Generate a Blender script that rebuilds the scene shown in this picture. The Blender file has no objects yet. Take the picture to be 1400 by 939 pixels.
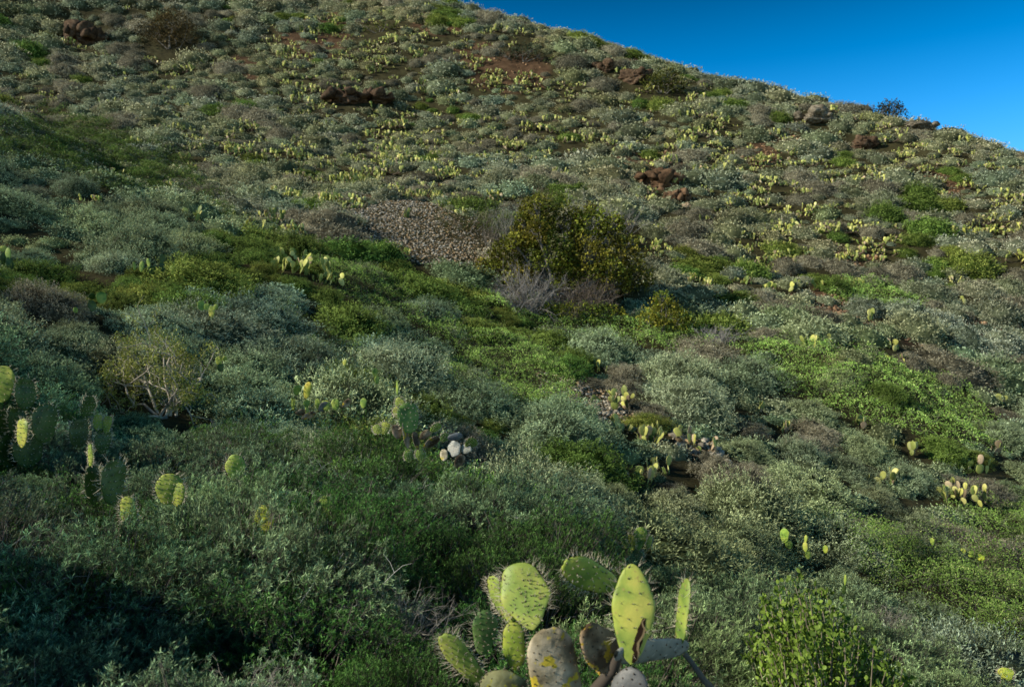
import bpy, math, random
import numpy as np
from mathutils import Vector, Matrix, noise

rng = np.random.default_rng(11)
random.seed(11)
scene = bpy.context.scene
COL = scene.collection
F = 1089.0          # focal length in pixels of the 1400 px wide photograph
CU, CV = 700.0, 469.5
H = 0.55            # mean height of the scrub above the ground
EYE = np.zeros(3)

# ------------------------------------------------------------------ terrain
CP = [(700,939,2.7),(420,930,2.6),(100,900,2.9),(0,930,2.4),(0,750,4.3),(300,720,5.0),(300,600,9),(0,560,8),(150,500,12),(560,600,8.0),(440,560,12.5),
(200,545,10.5),(285,425,18),(205,370,22),(40,340,22),(420,370,25),(580,330,34),(560,300,37),(650,300,38),(770,420,31),(640,480,23),(700,520,20.5),
(800,545,20),(880,570,19),(940,610,18),(1020,600,20),(1200,500,28),(1200,590,24),(1330,560,28),(1310,670,21),(1200,640,22),(1370,640,24),(1300,740,17),
(1070,740,15),(1350,890,12),(1250,850,11),(870,750,10.5),(1000,800,9),(700,700,7.5),(600,750,5.2),(1100,930,4.5),(900,930,3.2),
(1120,410,35),(1180,430,33),(1350,450,36),(1300,330,45),(1390,300,48),(960,380,37),(900,260,50),(1000,330,43),(500,230,50),(350,250,45),
(200,150,60),(0,150,56),(0,30,72),(110,40,74),(230,60,73),(450,0,90),(480,130,67),(600,130,69),(750,150,67),(900,110,72),(1100,160,66),(1180,190,63),
(0,-120,90),(250,-100,95)]
SK = [(400,-62,96),(500,-24,93),(600,1,90),(700,22,87),(800,50,84),(900,80,80),(1000,108,76),(1100,132,73),(1200,150,70),(1300,175,66),(1400,206,61),(1550,255,54),(1700,300,48)]
def p3(u, v, d): return ((u-CU)/F*d, d, (CV-v)/F*d)
pts = [(x, y, z-H) for x, y, z in (p3(*c) for c in CP)]
for u, v, d in SK:
    x, y, z = p3(u, v, d); z -= .6
    pts.append((x, y, z)); k = 1+9/d; pts.append((x*k, y+9, z-2.5)); k = 1+26/d; pts.append((x*k, y+26, z-13))
for u, z in ((0,46),(250,47),(450,48)):
    pts.append(((u-CU)/F*104, 104, z)); pts.append(((u-CU)/F*125, 125, z-6))
pts += [(-3,-6,-.4),(3,-6,-2.2),(-12,-4,2.5),(10,-4,-4.2),(-9,6,1.2),(22,8,-8),(30,20,-9),(-22,8,5.5),(-40,40,18),(0,-15,-1)]
PT = np.array(pts)
def Uk(r2): return np.where(r2 > 0, .5*r2*np.log(np.maximum(r2, 1e-9)), 0)
n_ = len(PT); XY = PT[:, :2]/20
A_ = np.zeros((n_+3, n_+3)); A_[:n_,:n_] = Uk(((XY[:,None]-XY[None])**2).sum(-1))+.012*np.eye(n_)
Pm_ = np.c_[np.ones(n_), XY]; A_[:n_,n_:] = Pm_; A_[n_:,:n_] = Pm_.T
S_ = np.linalg.solve(A_, np.r_[PT[:,2], 0, 0, 0])
def tps(x, y):
    q = np.stack([np.ravel(x), np.ravel(y)], -1)/20; out = np.empty(len(q))
    for i in range(0, len(q), 20000):
        b = q[i:i+20000]; out[i:i+20000] = Uk(((b[:,None]-XY[None])**2).sum(-1))@S_[:n_]+S_[-3]+b@S_[-2:]
    return out.reshape(np.shape(x))
GX = np.arange(-110, 110.01, .55); GY = np.arange(-24, 150.01, .55)
gx, gy = np.meshgrid(GX, GY)
GZ = tps(np.clip(gx, -75, 75), np.clip(gy, -20, 130))
fb = np.array([noise.fractal(Vector((x*.16, y*.16, 3.1)), 1.0, 2.1, 4) for x, y in zip(gx.ravel(), gy.ravel())]).reshape(gx.shape)
amp = np.clip((gy-6)/40, 0, 1)*.38+.05
GZ = GZ+fb*amp
def zt(x, y):
    fx = np.clip((np.asarray(x)-GX[0])/.55, 0, len(GX)-1.001); fy = np.clip((np.asarray(y)-GY[0])/.55, 0, len(GY)-1.001)
    i = fx.astype(int); j = fy.astype(int); a = fx-i; b = fy-j
    return (GZ[j,i]*(1-a)+GZ[j,i+1]*a)*(1-b)+(GZ[j+1,i]*(1-a)+GZ[j+1,i+1]*a)*b
DS = np.exp(np.linspace(math.log(1.7), math.log(125), 900))
def ground_at(u, v, lift=0.0):
    """point of the ground (raised by lift) seen at photograph pixel u, v"""
    x = (u-CU)/F*DS; z = (CV-v)/F*DS
    h = zt(x, DS)+lift-z
    i = int(np.argmax(h > 0)) if h.max() > 0 else int(np.argmax(h))
    if i > 0 and h[i] > h[i-1]:
        t = -h[i-1]/(h[i]-h[i-1]); d = DS[i-1]+(DS[i]-DS[i-1])*min(max(t, 0), 1)
    else: d = DS[i]
    x = (u-CU)/F*d
    return Vector((x, d, float(zt(x, d))))
def proj(x, y, z): return CU+F*x/y, CV-F*z/y
def visible(x, y, z, tol=0.0):
    t = np.linspace(.08, .985, 70)
    return bool(np.all(zt(x*t, y*t)-tol < z*t+.15*(1-t)))

def rib(px0, px1, hgt, wid):
    global GZ
    a = ground_at(*px0)[:2]; b = ground_at(*px1)[:2]; ax,ay = a; dx,dy = b[0]-ax,b[1]-ay; l2 = dx*dx+dy*dy
    t = ((gx-ax)*dx+(gy-ay)*dy)/l2; tc = np.clip(t,-.3,1.1); dd = np.hypot(gx-ax-tc*dx,gy-ay-tc*dy)
    GZ = GZ+hgt*np.exp(-(dd/wid)**2)*np.clip(1.15-t,0,1)
rib((-60,185),(430,400),1.3,3.0)
rib((-60,300),(400,455),.8,1.7)
rib((0,70),(420,250),1.0,3.5)

GZ = GZ+1.35*np.exp(-((gx+6.3)/1.5)**2-((gy-1.9)/1.7)**2)      # unseen hump added on the left to shade the near foreground

# ------------------------------------------------------------------ materials
def mat(name):
    m = bpy.data.materials.new(name); m.use_nodes = True
    m.node_tree.nodes.clear(); return m, m.node_tree.nodes, m.node_tree.links
def vary_nodes(N, L, scale=2.0, lo=.7, hi=1.25):
    at = N.new('ShaderNodeAttribute'); at.attribute_name = 'col'
    oi = N.new('ShaderNodeObjectInfo')
    mx = N.new('ShaderNodeMix'); mx.data_type = 'RGBA'; mx.blend_type = 'MULTIPLY'; mx.inputs[0].default_value = 1
    L.new(at.outputs['Color'], mx.inputs[6]); L.new(oi.outputs['Color'], mx.inputs[7])
    ge = N.new('ShaderNodeNewGeometry')
    nz = N.new('ShaderNodeTexNoise'); nz.inputs['Scale'].default_value = scale; nz.inputs['Detail'].default_value = 3
    L.new(ge.outputs['Position'], nz.inputs['Vector'])
    mr = N.new('ShaderNodeMapRange'); mr.inputs[1].default_value = .3; mr.inputs[2].default_value = .7
    mr.inputs[3].default_value = lo; mr.inputs[4].default_value = hi; L.new(nz.outputs['Fac'], mr.inputs[0])
    m2 = N.new('ShaderNodeMix'); m2.data_type = 'RGBA'; m2.blend_type = 'MULTIPLY'; m2.inputs[0].default_value = 1
    L.new(mx.outputs[2], m2.inputs[6]); L.new(mr.outputs[0], m2.inputs[7])
    return m2.outputs[2]
def leaf_material(name, trans=.25, rough=.6, spec=.25, lo=.7, hi=1.25):
    m, N, L = mat(name)
    c = vary_nodes(N, L, 2.0, lo, hi)
    p = N.new('ShaderNodeBsdfPrincipled'); p.inputs['Roughness'].default_value = rough
    p.inputs['Specular IOR Level'].default_value = spec
    L.new(c, p.inputs['Base Color'])
    t = N.new('ShaderNodeBsdfTranslucent'); L.new(c, t.inputs['Color'])
    mix = N.new('ShaderNodeMixShader'); mix.inputs[0].default_value = trans
    L.new(p.outputs[0], mix.inputs[1]); L.new(t.outputs[0], mix.inputs[2])
    o = N.new('ShaderNodeOutputMaterial'); L.new(mix.outputs[0], o.inputs[0]); return m
M_LEAF = leaf_material('scrub_foliage', .15, spec=.06, lo=.72, hi=1.62)
M_GLOSSY = leaf_material('glossy_foliage', .28, .5, .2)
M_TWIG = leaf_material('bark_and_twigs', .0, .8, .2)
M_PAD = leaf_material('cactus_skin', .12, .5, .3)
M_SPINE = leaf_material('cactus_spines', .3, .5, .3)

def ramp(N, stops):
    r = N.new('ShaderNodeValToRGB'); e = r.color_ramp.elements
    while len(e) < len(stops): e.new(.5)
    for el, (p, c) in zip(e, stops): el.position = p; el.color = (*c, 1)
    return r
def near_pad_material(name, kind):
    m, N, L = mat(name)
    tc = N.new('ShaderNodeTexCoord'); oi = N.new('ShaderNodeObjectInfo')
    nz = N.new('ShaderNodeTexNoise'); nz.inputs['Scale'].default_value = 9; nz.inputs['Detail'].default_value = 6
    ad = N.new('ShaderNodeVectorMath'); L.new(tc.outputs['Object'], ad.inputs[0]); L.new(oi.outputs['Location'], ad.inputs[1])
    L.new(ad.outputs[0], nz.inputs['Vector'])
    if kind == 'green':
        r = ramp(N, [(.34,(.13,.21,.05)),(.5,(.29,.37,.085)),(.64,(.44,.45,.12))])
    elif kind == 'blue':
        r = ramp(N, [(.3,(.10,.11,.11)),(.5,(.19,.21,.20)),(.7,(.30,.30,.27))])
    else:
        r = ramp(N, [(.36,(.10,.085,.06)),(.48,(.30,.27,.20)),(.62,(.54,.49,.40))])
    L.new(nz.outputs['Fac'], r.inputs[0])
    n2 = N.new('ShaderNodeTexNoise'); n2.inputs['Scale'].default_value = 42; n2.inputs['Detail'].default_value = 5
    L.new(ad.outputs[0], n2.inputs['Vector'])
    mr = N.new('ShaderNodeMapRange'); mr.inputs[1].default_value = .62; mr.inputs[2].default_value = .72
    L.new(n2.outputs['Fac'], mr.inputs[0])
    mx = N.new('ShaderNodeMix'); mx.data_type = 'RGBA'
    L.new(mr.outputs[0], mx.inputs[0]); L.new(r.outputs[0], mx.inputs[6])
    mx.inputs[7].default_value = {'green':(.30,.26,.10,1),'blue':(.4,.4,.38,1),'cork':(.42,.38,.30,1)}[kind]
    col = mx.outputs[2]
    if kind == 'cork':      # patches of yellow lichen
        n3 = N.new('ShaderNodeTexNoise'); n3.inputs['Scale'].default_value = 17; n3.inputs['Detail'].default_value = 4
        L.new(ad.outputs[0], n3.inputs['Vector'])
        m3 = N.new('ShaderNodeMapRange'); m3.inputs[1].default_value = .565; m3.inputs[2].default_value = .60; L.new(n3.outputs['Fac'], m3.inputs[0])
        x3 = N.new('ShaderNodeMix'); x3.data_type = 'RGBA'; L.new(m3.outputs[0], x3.inputs[0]); L.new(col, x3.inputs[6]); x3.inputs[7].default_value = (.55,.46,.06,1)
        col = x3.outputs[2]
    x4 = N.new('ShaderNodeMix'); x4.data_type = 'RGBA'; x4.blend_type = 'MULTIPLY'; x4.inputs[0].default_value = 1
    L.new(col, x4.inputs[6]); L.new(oi.outputs['Color'], x4.inputs[7]); col = x4.outputs[2]
    p = N.new('ShaderNodeBsdfPrincipled'); p.inputs['Roughness'].default_value = .5 if kind != 'cork' else .8
    p.inputs['Specular IOR Level'].default_value = .35 if kind != 'cork' else .15
    L.new(col, p.inputs['Base Color'])
    bp = N.new('ShaderNodeBump'); bp.inputs['Strength'].default_value = .35 if kind == 'green' else .8; bp.inputs['Distance'].default_value = .004
    L.new(n2.outputs['Fac'], bp.inputs['Height']); L.new(bp.outputs[0], p.inputs['Normal'])
    o = N.new('ShaderNodeOutputMaterial'); L.new(p.outputs[0], o.inputs[0]); return m
M_PGREEN = near_pad_material('green_pad_skin', 'green')
M_PCORK = near_pad_material('corky_pad_skin', 'cork')
M_PBLUE = near_pad_material('weathered_pad_skin', 'blue')

def rock_material(name, c0, c1, c2, sc=2.5):
    m, N, L = mat(name)
    ge = N.new('ShaderNodeNewGeometry'); oi = N.new('ShaderNodeObjectInfo')
    nz = N.new('ShaderNodeTexNoise'); nz.inputs['Scale'].default_value = sc; nz.inputs['Detail'].default_value = 8; nz.inputs['Roughness'].default_value = .65
    L.new(ge.outputs['Position'], nz.inputs['Vector'])
    r = ramp(N, [(.3,c0),(.5,c1),(.72,c2)]); L.new(nz.outputs['Fac'], r.inputs[0])
    mx = N.new('ShaderNodeMix'); mx.data_type='RGBA'; mx.blend_type='MULTIPLY'; mx.inputs[0].default_value = 1
    at = N.new('ShaderNodeAttribute'); at.attribute_name = 'col'
    L.new(r.outputs[0], mx.inputs[6]); L.new(at.outputs['Color'], mx.inputs[7])
    p = N.new('ShaderNodeBsdfPrincipled'); p.inputs['Roughness'].default_value = .9; p.inputs['Specular IOR Level'].default_value = .15
    L.new(mx.outputs[2], p.inputs['Base Color'])
    bp = N.new('ShaderNodeBump'); bp.inputs['Strength'].default_value = .9; bp.inputs['Distance'].default_value = .12
    L.new(nz.outputs['Fac'], bp.inputs['Height']); L.new(bp.outputs[0], p.inputs['Normal'])
    o = N.new('ShaderNodeOutputMaterial'); L.new(p.outputs[0], o.inputs[0]); return m
M_ROCK = rock_material('brown_rock', (.04,.029,.02),(.13,.092,.064),(.29,.22,.16))
M_STONE = rock_material('grey_stone', (.15,.125,.095),(.42,.38,.30),(.72,.68,.60), 5)
M_SOIL = rock_material('soil', (.045,.030,.019),(.115,.075,.045),(.19,.13,.085), 1.3)

# ------------------------------------------------------------------ mesh builder
class MB:
    def __init__(s): s.V=[]; s.Q=[]; s.C=[]; s.n=0
    def add(s, V, Q, C):
        V = np.asarray(V, float).reshape(-1,3); s.V.append(V); s.Q.append(np.asarray(Q, int)+s.n)
        C = np.asarray(C, float); s.C.append(np.broadcast_to(C, (len(V),3)) if C.ndim == 1 else C); s.n += len(V)
    def leaves(s, P, D, L, W, C, wide=.5, cup=0.0, face=None):
        """one folded diamond blade per row"""
        n = len(P)
        if n == 0: return
        P = np.asarray(P,float); D = D/np.maximum(np.linalg.norm(D,axis=1,keepdims=True),1e-9)
        R = rng.normal(size=(n,3)) if face is None else face+rng.normal(size=(n,3))*.33
        S = np.cross(D,R); S /= np.maximum(np.linalg.norm(S,axis=1,keepdims=True),1e-9)
        L = np.broadcast_to(L,(n,))[:,None]; W = np.broadcast_to(W,(n,))[:,None]
        Nn = np.cross(S,D); m = P+D*L*wide+Nn*L*cup
        V = np.stack([P, m+S*W*.5, P+D*L, m-S*W*.5],1).reshape(-1,3)
        s.add(V, np.arange(4*n).reshape(-1,4), np.repeat(np.broadcast_to(C,(n,3)),4,0))
    def ovals(s, P, D, L, W, C, fold=.18):
        """one broad oval leaf, folded along its midrib, per row (two faces)"""
        n = len(P); P = np.asarray(P,float); D = D/np.maximum(np.linalg.norm(D,axis=1,keepdims=True),1e-9)
        R = rng.normal(size=(n,3)); S = np.cross(D,R); S /= np.maximum(np.linalg.norm(S,axis=1,keepdims=True),1e-9); Nn = np.cross(S,D)
        L = np.broadcast_to(L,(n,))[:,None]; W = np.broadcast_to(W,(n,))[:,None]
        up = Nn*W*fold
        V = np.stack([P, P+D*L*.3+S*W*.45+up, P+D*L*.72+S*W*.42+up, P+D*L, P+D*L*.72-S*W*.42+up, P+D*L*.3-S*W*.45+up],1).reshape(-1,3)
        b = np.arange(n)[:,None]*6
        s.add(V, np.concatenate([b+[0,1,2,3], b+[0,3,4,5]]), np.repeat(np.broadcast_to(C,(n,3)),6,0))
    def sticks(s, A, B, ra, rb, C, k=3):
        A = np.asarray(A,float).reshape(-1,3); B = np.asarray(B,float).reshape(-1,3); n = len(A)
        if n == 0: return
        D = B-A; D = D/np.maximum(np.linalg.norm(D,axis=1,keepdims=True),1e-9)
        ref = np.where(np.abs(D[:,2:3])<.9, np.array([[0,0,1.]]), np.array([[1.,0,0]]))
        S = np.cross(D,ref); S /= np.linalg.norm(S,axis=1,keepdims=True); T = np.cross(D,S)
        ra = np.broadcast_to(ra,(n,))[:,None]; rb = np.broadcast_to(rb,(n,))[:,None]
        ring = []
        for R0, r in ((A,ra),(B,rb)):
            for j in range(k):
                a = 2*math.pi*j/k; ring.append(R0+(S*math.cos(a)+T*math.sin(a))*r)
        V = np.stack(ring,1).reshape(-1,3); b = np.arange(n)[:,None]*2*k
        Q = np.concatenate([b+[j,(j+1)%k,k+(j+1)%k,k+j] for j in range(k)])
        s.add(V,Q,np.repeat(np.broadcast_to(C,(n,3)),2*k,0))
    def tube(s, P, R, C, k=6):
        """one continuous tapering limb through the points P"""
        P = np.asarray(P,float); m = len(P); T = np.gradient(P,axis=0); T /= np.maximum(np.linalg.norm(T,axis=1,keepdims=True),1e-9)
        ref = np.array([.31,.52,.79]); S = np.cross(T,ref); S /= np.maximum(np.linalg.norm(S,axis=1,keepdims=True),1e-9); B = np.cross(T,S)
        a = np.arange(k)*2*math.pi/k
        V = P[:,None]+(S[:,None]*np.cos(a)[None,:,None]+B[:,None]*np.sin(a)[None,:,None])*np.asarray(R,float)[:,None,None]
        i = np.arange(m-1)[:,None]*k; j = np.arange(k)[None]; jn = (j+1)%k
        Q = np.stack([i+j,i+jn,i+k+jn,i+k+j],-1).reshape(-1,4); s.add(V.reshape(-1,3),Q,C)
    def addmesh(s, arr, M=None, tint=None):
        V,Q,C = arr
        if M is not None: V = V@np.asarray(M)[:3,:3].T+np.asarray(M)[:3,3]
        s.add(V,Q,C if tint is None else C*np.asarray(tint))
    def arr(s): return np.concatenate(s.V), np.concatenate(s.Q), np.concatenate(s.C)
    def mesh(s, name, m, smooth=False):
        V,Q,C = s.arr(); me = bpy.data.meshes.new(name)
        me.vertices.add(len(V)); me.vertices.foreach_set('co', V.ravel())
        me.loops.add(Q.size); me.loops.foreach_set('vertex_index', Q.ravel().astype(np.int32))
        me.polygons.add(len(Q)); me.polygons.foreach_set('loop_start', np.arange(len(Q),dtype=np.int32)*4)
        if smooth: me.polygons.foreach_set('use_smooth', np.ones(len(Q),bool))
        me.update(calc_edges=True)
        a = me.attributes.new('col','FLOAT_COLOR','POINT'); a.data.foreach_set('color', np.c_[C,np.ones(len(C))].ravel())
        me.materials.append(m); return me

def obj(name, me, parent=None, M=None, color=None):
    o = bpy.data.objects.new(name, me); COL.objects.link(o)
    if parent is not None: o.parent = parent
    if M is not None: o.matrix_local = M
    if color is not None: o.color = (*color,1)
    return o
def tag(o, label=None, cat=None, group=None, kind=None):
    if label: o['label'] = label
    if cat: o['category'] = cat
    if group: o['group'] = group
    if kind: o['kind'] = kind
    return o
def thing(name, label, cat, loc, rz=0, group=None, s=1.0):
    o = obj(name, None); o.location = loc; o.rotation_euler = (0,0,rz); o.scale = (s,s,s)
    return tag(o, label, cat, group)

BARE = [(690,95,50,18),(650,75,26,14),(845,72,40,12),(885,225,45,16),(1135,410,45,12),(1300,455,60,18),(1150,352,40,10),(1060,195,30,12),(335,95,22,18),(430,45,40,30),(600,30,30,14),(700,112,40,12),
        (1290,250,30,12),(560,262,80,10),(1030,215,30,10),(1360,440,40,14)]
G = np.array
SUNK = []
CLEAR = []    # keep the view of these hand-placed plants open
# ------------------------------------------------------------------ ground
def build_ground():
    ny, nx = GZ.shape
    V = np.stack([gx,gy,GZ],-1).reshape(-1,3)
    # a coarse skirt carries the ground on towards the horizon
    i = np.arange(ny-1)[:,None]*nx; j = np.arange(nx-1)[None]
    Q = np.stack([i+j,i+j+1,i+nx+j+1,i+nx+j],-1).reshape(-1,4)
    ring = np.concatenate([np.arange(nx), np.arange(1,ny)*nx+nx-1, (ny-1)*nx+np.arange(nx-2,-1,-1), np.arange(ny-2,0,-1)*nx])
    prev = ring; mb = MB(); n0 = len(V); VV=[V]; QQ=[Q]
    for k in (2.2, 6):
        W = V[ring]*[k,k,1]; W[:,2] = V[ring][:,2]-np.linalg.norm(W[:,:2]-V[ring][:,:2],axis=1)*.22
        idx = n0+np.arange(len(ring)); n0 += len(ring); VV.append(W)
        a,b = prev,np.roll(prev,-1); c,d = np.roll(idx,-1),idx
        QQ.append(np.stack([b,a,d,c],-1)); prev = idx
    V2 = np.concatenate(VV); Q2 = np.concatenate(QQ)
    C = np.ones((len(V2),3))*G((.42,.58,.40)); yy = np.maximum(V2[:,1],.5); uu,vv = proj(V2[:,0],yy,V2[:,2])
    for a,b,c,d in BARE: C[((uu-a)/(c*1.25))**2+((vv-b)/(d*1.3))**2 < 1] = (.85,.76,.68)
    mb.add(V2,Q2,C)
    o = obj('ground', mb.mesh('ground', M_SOIL, True)); tag(o, kind='structure'); return o
build_ground()

# ------------------------------------------------------------------ plant shapes
def unit(a): return a/np.maximum(np.linalg.norm(a,axis=-1,keepdims=True),1e-9)
def dome(n, seed, rx=1, h=.8, lump=.28, f=2.2, low=-.4):
    r = np.random.default_rng(seed); d = unit(r.normal(size=(n*3,3))); d = d[d[:,2]>low][:n]
    lum = np.array([noise.fractal(Vector(v*f)+Vector((seed*7.3,seed*1.7,0)),1,2,2) for v in d])
    rad = 1+lump*lum
    t = r.uniform(.62,1.0,len(d))**.6
    return d, d*(rad*t)[:,None]*[rx,rx,h], t
def twig_set(mb, n, seed, r0, h, length, rad, col, lean=(.75,-.15,.1), segs=5, side=3, wild=.5):
    r = np.random.default_rng(seed)
    for _ in range(n):
        a = r.uniform(0,2*math.pi); rr = r0*math.sqrt(r.uniform(0,1))*.8
        p = np.array([math.cos(a)*rr, math.sin(a)*rr, h*r.uniform(.1,.55)*(1-.4*rr/r0)])
        d = unit(np.array([math.cos(a)*.5,math.sin(a)*.5,r.uniform(.2,1)])+np.array(lean)); L = length*r.uniform(.5,1.2)
        P=[p]
        for k in range(segs):
            d = unit(d+r.normal(size=3)*.28*wild); p = p+d*L/segs; P.append(p)
        c = np.array(col)*r.uniform(.6,1.25)
        mb.tube(P, np.linspace(rad,rad*.35,segs+1)*r.uniform(.7,1.2), c, 4)
        for _s in range(side):
            k = r.integers(1,segs+1); q = P[k]; dd = unit(unit(P[k]-P[k-1])+r.normal(size=3)*.7); l2 = L*r.uniform(.15,.45)
            q1 = q+dd*l2*.5; q2 = q1+unit(dd+r.normal(size=3)*.35)*l2*.5
            mb.tube([q,q1,q2],[rad*.5,rad*.4,rad*.2],c,3)
def sage(seed, lod, leafcol, tipcol, nsprig, nl, LL, LW, h=.75, lump=.3, sprig=.16, lean=(.3,-.05,0), woody=(.15,.13,.11), blade=M_LEAF, ntw=0, twr=.004):
    """a mound of upright leafy sprigs on thin stems, radius about 1"""
    r = np.random.default_rng(seed*13+5)
    d, P, t = dome(nsprig, seed, 1, h, lump); n = len(P)
    if lod == 0:      # leave dark gaps between the tufts
        g_ = np.array([noise.fractal(Vector(q*4.2)+Vector((seed*2.1,0,0)),1,2,2) for q in P])+r.normal(size=n)*.12
        kp = g_ > -.06; d,P,t = d[kp],P[kp],t[kp]; P = P*(1+.16*g_[kp])[:,None]; n = len(P)
    D = unit(d*.75+[lean[0],lean[1],.55+lean[2]]+r.normal(size=(n,3))*.28)
    fo, st = MB(), MB(); tuft = lod == 0
    Lsp = sprig*r.uniform(.6,1.3,n)
    base = P-D*(Lsp*.35)[:,None]; tip = P+D*(Lsp*.65)[:,None]
    k = np.repeat(np.arange(n),nl); s_ = np.tile(np.linspace(.1,1,nl),n)+r.uniform(-.06,.06,n*nl)
    pos = base[k]+(tip-base)[k]*s_[:,None]
    side = r.normal(size=(n*nl,3)); ld = unit(D[k]*(.8 if lod else .55)+unit(side)*.85)
    sh = r.uniform(*((.62,1.35) if lod == 0 else (.82,1.2)),n)[k]*(.5+.5*s_)*((.12+.88*t[k]**2.2) if lod == 0 else (.42+.58*t[k]**1.5))  # leaves darken inward: shade inside the mound painted into their colour
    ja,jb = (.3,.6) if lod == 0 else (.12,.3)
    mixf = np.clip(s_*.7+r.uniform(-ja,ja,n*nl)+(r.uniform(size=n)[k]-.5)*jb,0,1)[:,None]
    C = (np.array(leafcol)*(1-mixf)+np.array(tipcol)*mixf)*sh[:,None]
    if lod: ld = unit(D[k]*.5+r.normal(size=(n*nl,3))*.6)
    else:
        pos = tip[k]+(s_-.8)[:,None]*(tip-base)[k]*.6; ld = unit(D[k]*.75+r.normal(size=(n*nl,3))*.55)
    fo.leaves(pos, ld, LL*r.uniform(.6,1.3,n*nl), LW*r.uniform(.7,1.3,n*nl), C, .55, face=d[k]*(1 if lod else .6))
    # stems from the crown of the root to the sprigs
    # the dense inside of the mound
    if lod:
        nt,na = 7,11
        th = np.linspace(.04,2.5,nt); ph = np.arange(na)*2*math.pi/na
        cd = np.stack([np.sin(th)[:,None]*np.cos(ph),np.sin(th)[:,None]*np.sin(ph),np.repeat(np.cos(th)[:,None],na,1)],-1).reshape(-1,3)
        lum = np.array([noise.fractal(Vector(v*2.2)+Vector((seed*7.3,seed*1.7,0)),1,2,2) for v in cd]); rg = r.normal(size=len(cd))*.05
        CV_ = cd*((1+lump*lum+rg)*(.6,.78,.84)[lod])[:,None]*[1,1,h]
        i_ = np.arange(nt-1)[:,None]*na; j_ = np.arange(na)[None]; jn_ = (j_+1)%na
        fo.add(CV_, np.stack([i_+j_,i_+na+j_,i_+na+jn_,i_+jn_],-1).reshape(-1,4), (np.array(leafcol)*(.28,.36,.55)[lod])*r.uniform(.6,1.25,(len(cd),1)))  # core coloured darker than the leaves, painting shade into the gaps
    m = min(n, 200 if lod == 0 else 60)
    pick = r.choice(n,m,replace=False); root = np.c_[r.normal(size=(m,2))*.12, np.full(m,-.15)]
    mid = root*.45+P[pick]*.55+r.normal(size=(m,3))*.05-[0,0,.06]
    wc = (np.array(woody) if lod == 0 else G((.075,.08,.055)))*r.uniform(.6,1.3,(m,1))
    st.sticks(root,mid,.011 if lod==0 else .014,.007,wc); st.sticks(mid,tip[pick],.006,.0025,wc)
    if lod == 0:
        st.sticks(base, tip, .0014,.0008,np.array(woody)*.7)
    if ntw: twig_set(st, ntw, seed+77, .95, h*1.15, .4, twr, (.52,.53,.5) if lod == 0 else (.30,.30,.27), side=4 if lod == 0 else 2, wild=.9)
    return fo, st

KINDS = {  # leaf colour, tip colour
 'sagebrush': (G((.20,.23,.125)), G((.68,.70,.45))),
 'dry_shrub': (G((.19,.18,.12)), G((.54,.51,.36))),
 'green_shrub': (G((.085,.145,.025)), G((.36,.47,.11))),
}
NV = 4
VAR = {}
for ki,(kn,(c0,c1)) in enumerate(KINDS.items()):
    gr = kn == 'green_shrub'; dr = kn == 'dry_shrub'
    for v in range(NV):
        sd = ki*20+v+1
        if gr: fo,st = sage(sd,0,c0*G((.85,.9,1.2)),c1*G((.72,.8,1.1)),13000,11,.029,.0050,ntw=12,lump=.5,sprig=.05,twr=.004)
        elif dr: fo,st = sage(sd,0,c0,c1,7000,10,.040,.0055,ntw=120,lump=.45,lean=(.45,-.1,0),twr=.004,sprig=.06)
        else: fo,st = sage(sd,0,c0,c1,14000,11,.038,.0050,ntw=40,lump=.5,lean=(.35,-.08,0),twr=.004,sprig=.06)
        VAR[kn,'near',v] = (fo.mesh('foliage',M_LEAF), st.mesh('stems',M_TWIG))
        fo,st = sage(sd+50,1,c0,c1,3800,6,.042,.014 if gr else .0105,h=.66,ntw=40 if dr else 12,lump=.42,sprig=.10,twr=.004)
        VAR[kn,'mid',v] = (fo.mesh('foliage',M_LEAF), st.mesh('stems',M_TWIG))
        fo,st = sage(sd+90,2,c0,c1,1300,4,.07,.026 if gr else .02,h=.62,lump=.42,sprig=.12,woody=(.1,.09,.075),ntw=10 if dr else 0,twr=.006)
        fo.addmesh(st.arr()); VAR[kn,'far',v] = fo.mesh(kn,M_LEAF)
        fo,st = sage(sd+120,2,c0,c1,330,3,.11,.042,h=.62,lump=.42,sprig=.13)
        VAR[kn,'stuff',v] = fo.arr()

# ------------------------------------------------------------------ prickly pear pads
def pad_arr(L=1.0, W=.65, T=.11, nt=12, ns=12, seed=0, col=(1,1,1), tipcol=None, narrow=.55, bend=.0, top=.42):
    t = np.linspace(0,1,nt); t = .5-.5*np.cos(math.pi*t); t = np.clip(t,.004,.997)
    w = t**narrow*(1-t)**top; w /= w.max(); w = np.maximum(w,.06)
    a = np.arange(ns)*2*math.pi/ns
    x = (W*.5)*w[:,None]*np.cos(a)[None]; y = (T*.5)*(w**.6)[:,None]*np.sin(a)[None]
    rr = np.random.default_rng(seed); x = x*(1+.05*np.sin(3*t*3+seed)[:,None]); x = x+.04*W*np.sin(t*3.1+seed)[:,None]
    y = y+bend*(t**2)[:,None]*L+ .25*bend*x**2/max(W,1e-6)
    z = np.repeat((t*L)[:,None],ns,1)
    V = np.stack([x,y,z],-1).reshape(-1,3)
    i = np.arange(nt-1)[:,None]*ns; j = np.arange(ns)[None]; jn=(j+1)%ns
    Q = np.stack([i+j,i+jn,i+ns+jn,i+ns+j],-1).reshape(-1,4)
    c0 = np.array(col,float); c1 = c0 if tipcol is None else np.array(tipcol,float)
    tt = np.repeat(t,ns)[:,None]; C = c0*(1-tt)+c1*tt
    # end caps: collapse quads across the small end rings
    cap = np.array([[0,1,2,3]]); 
    return V,Q,C
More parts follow.
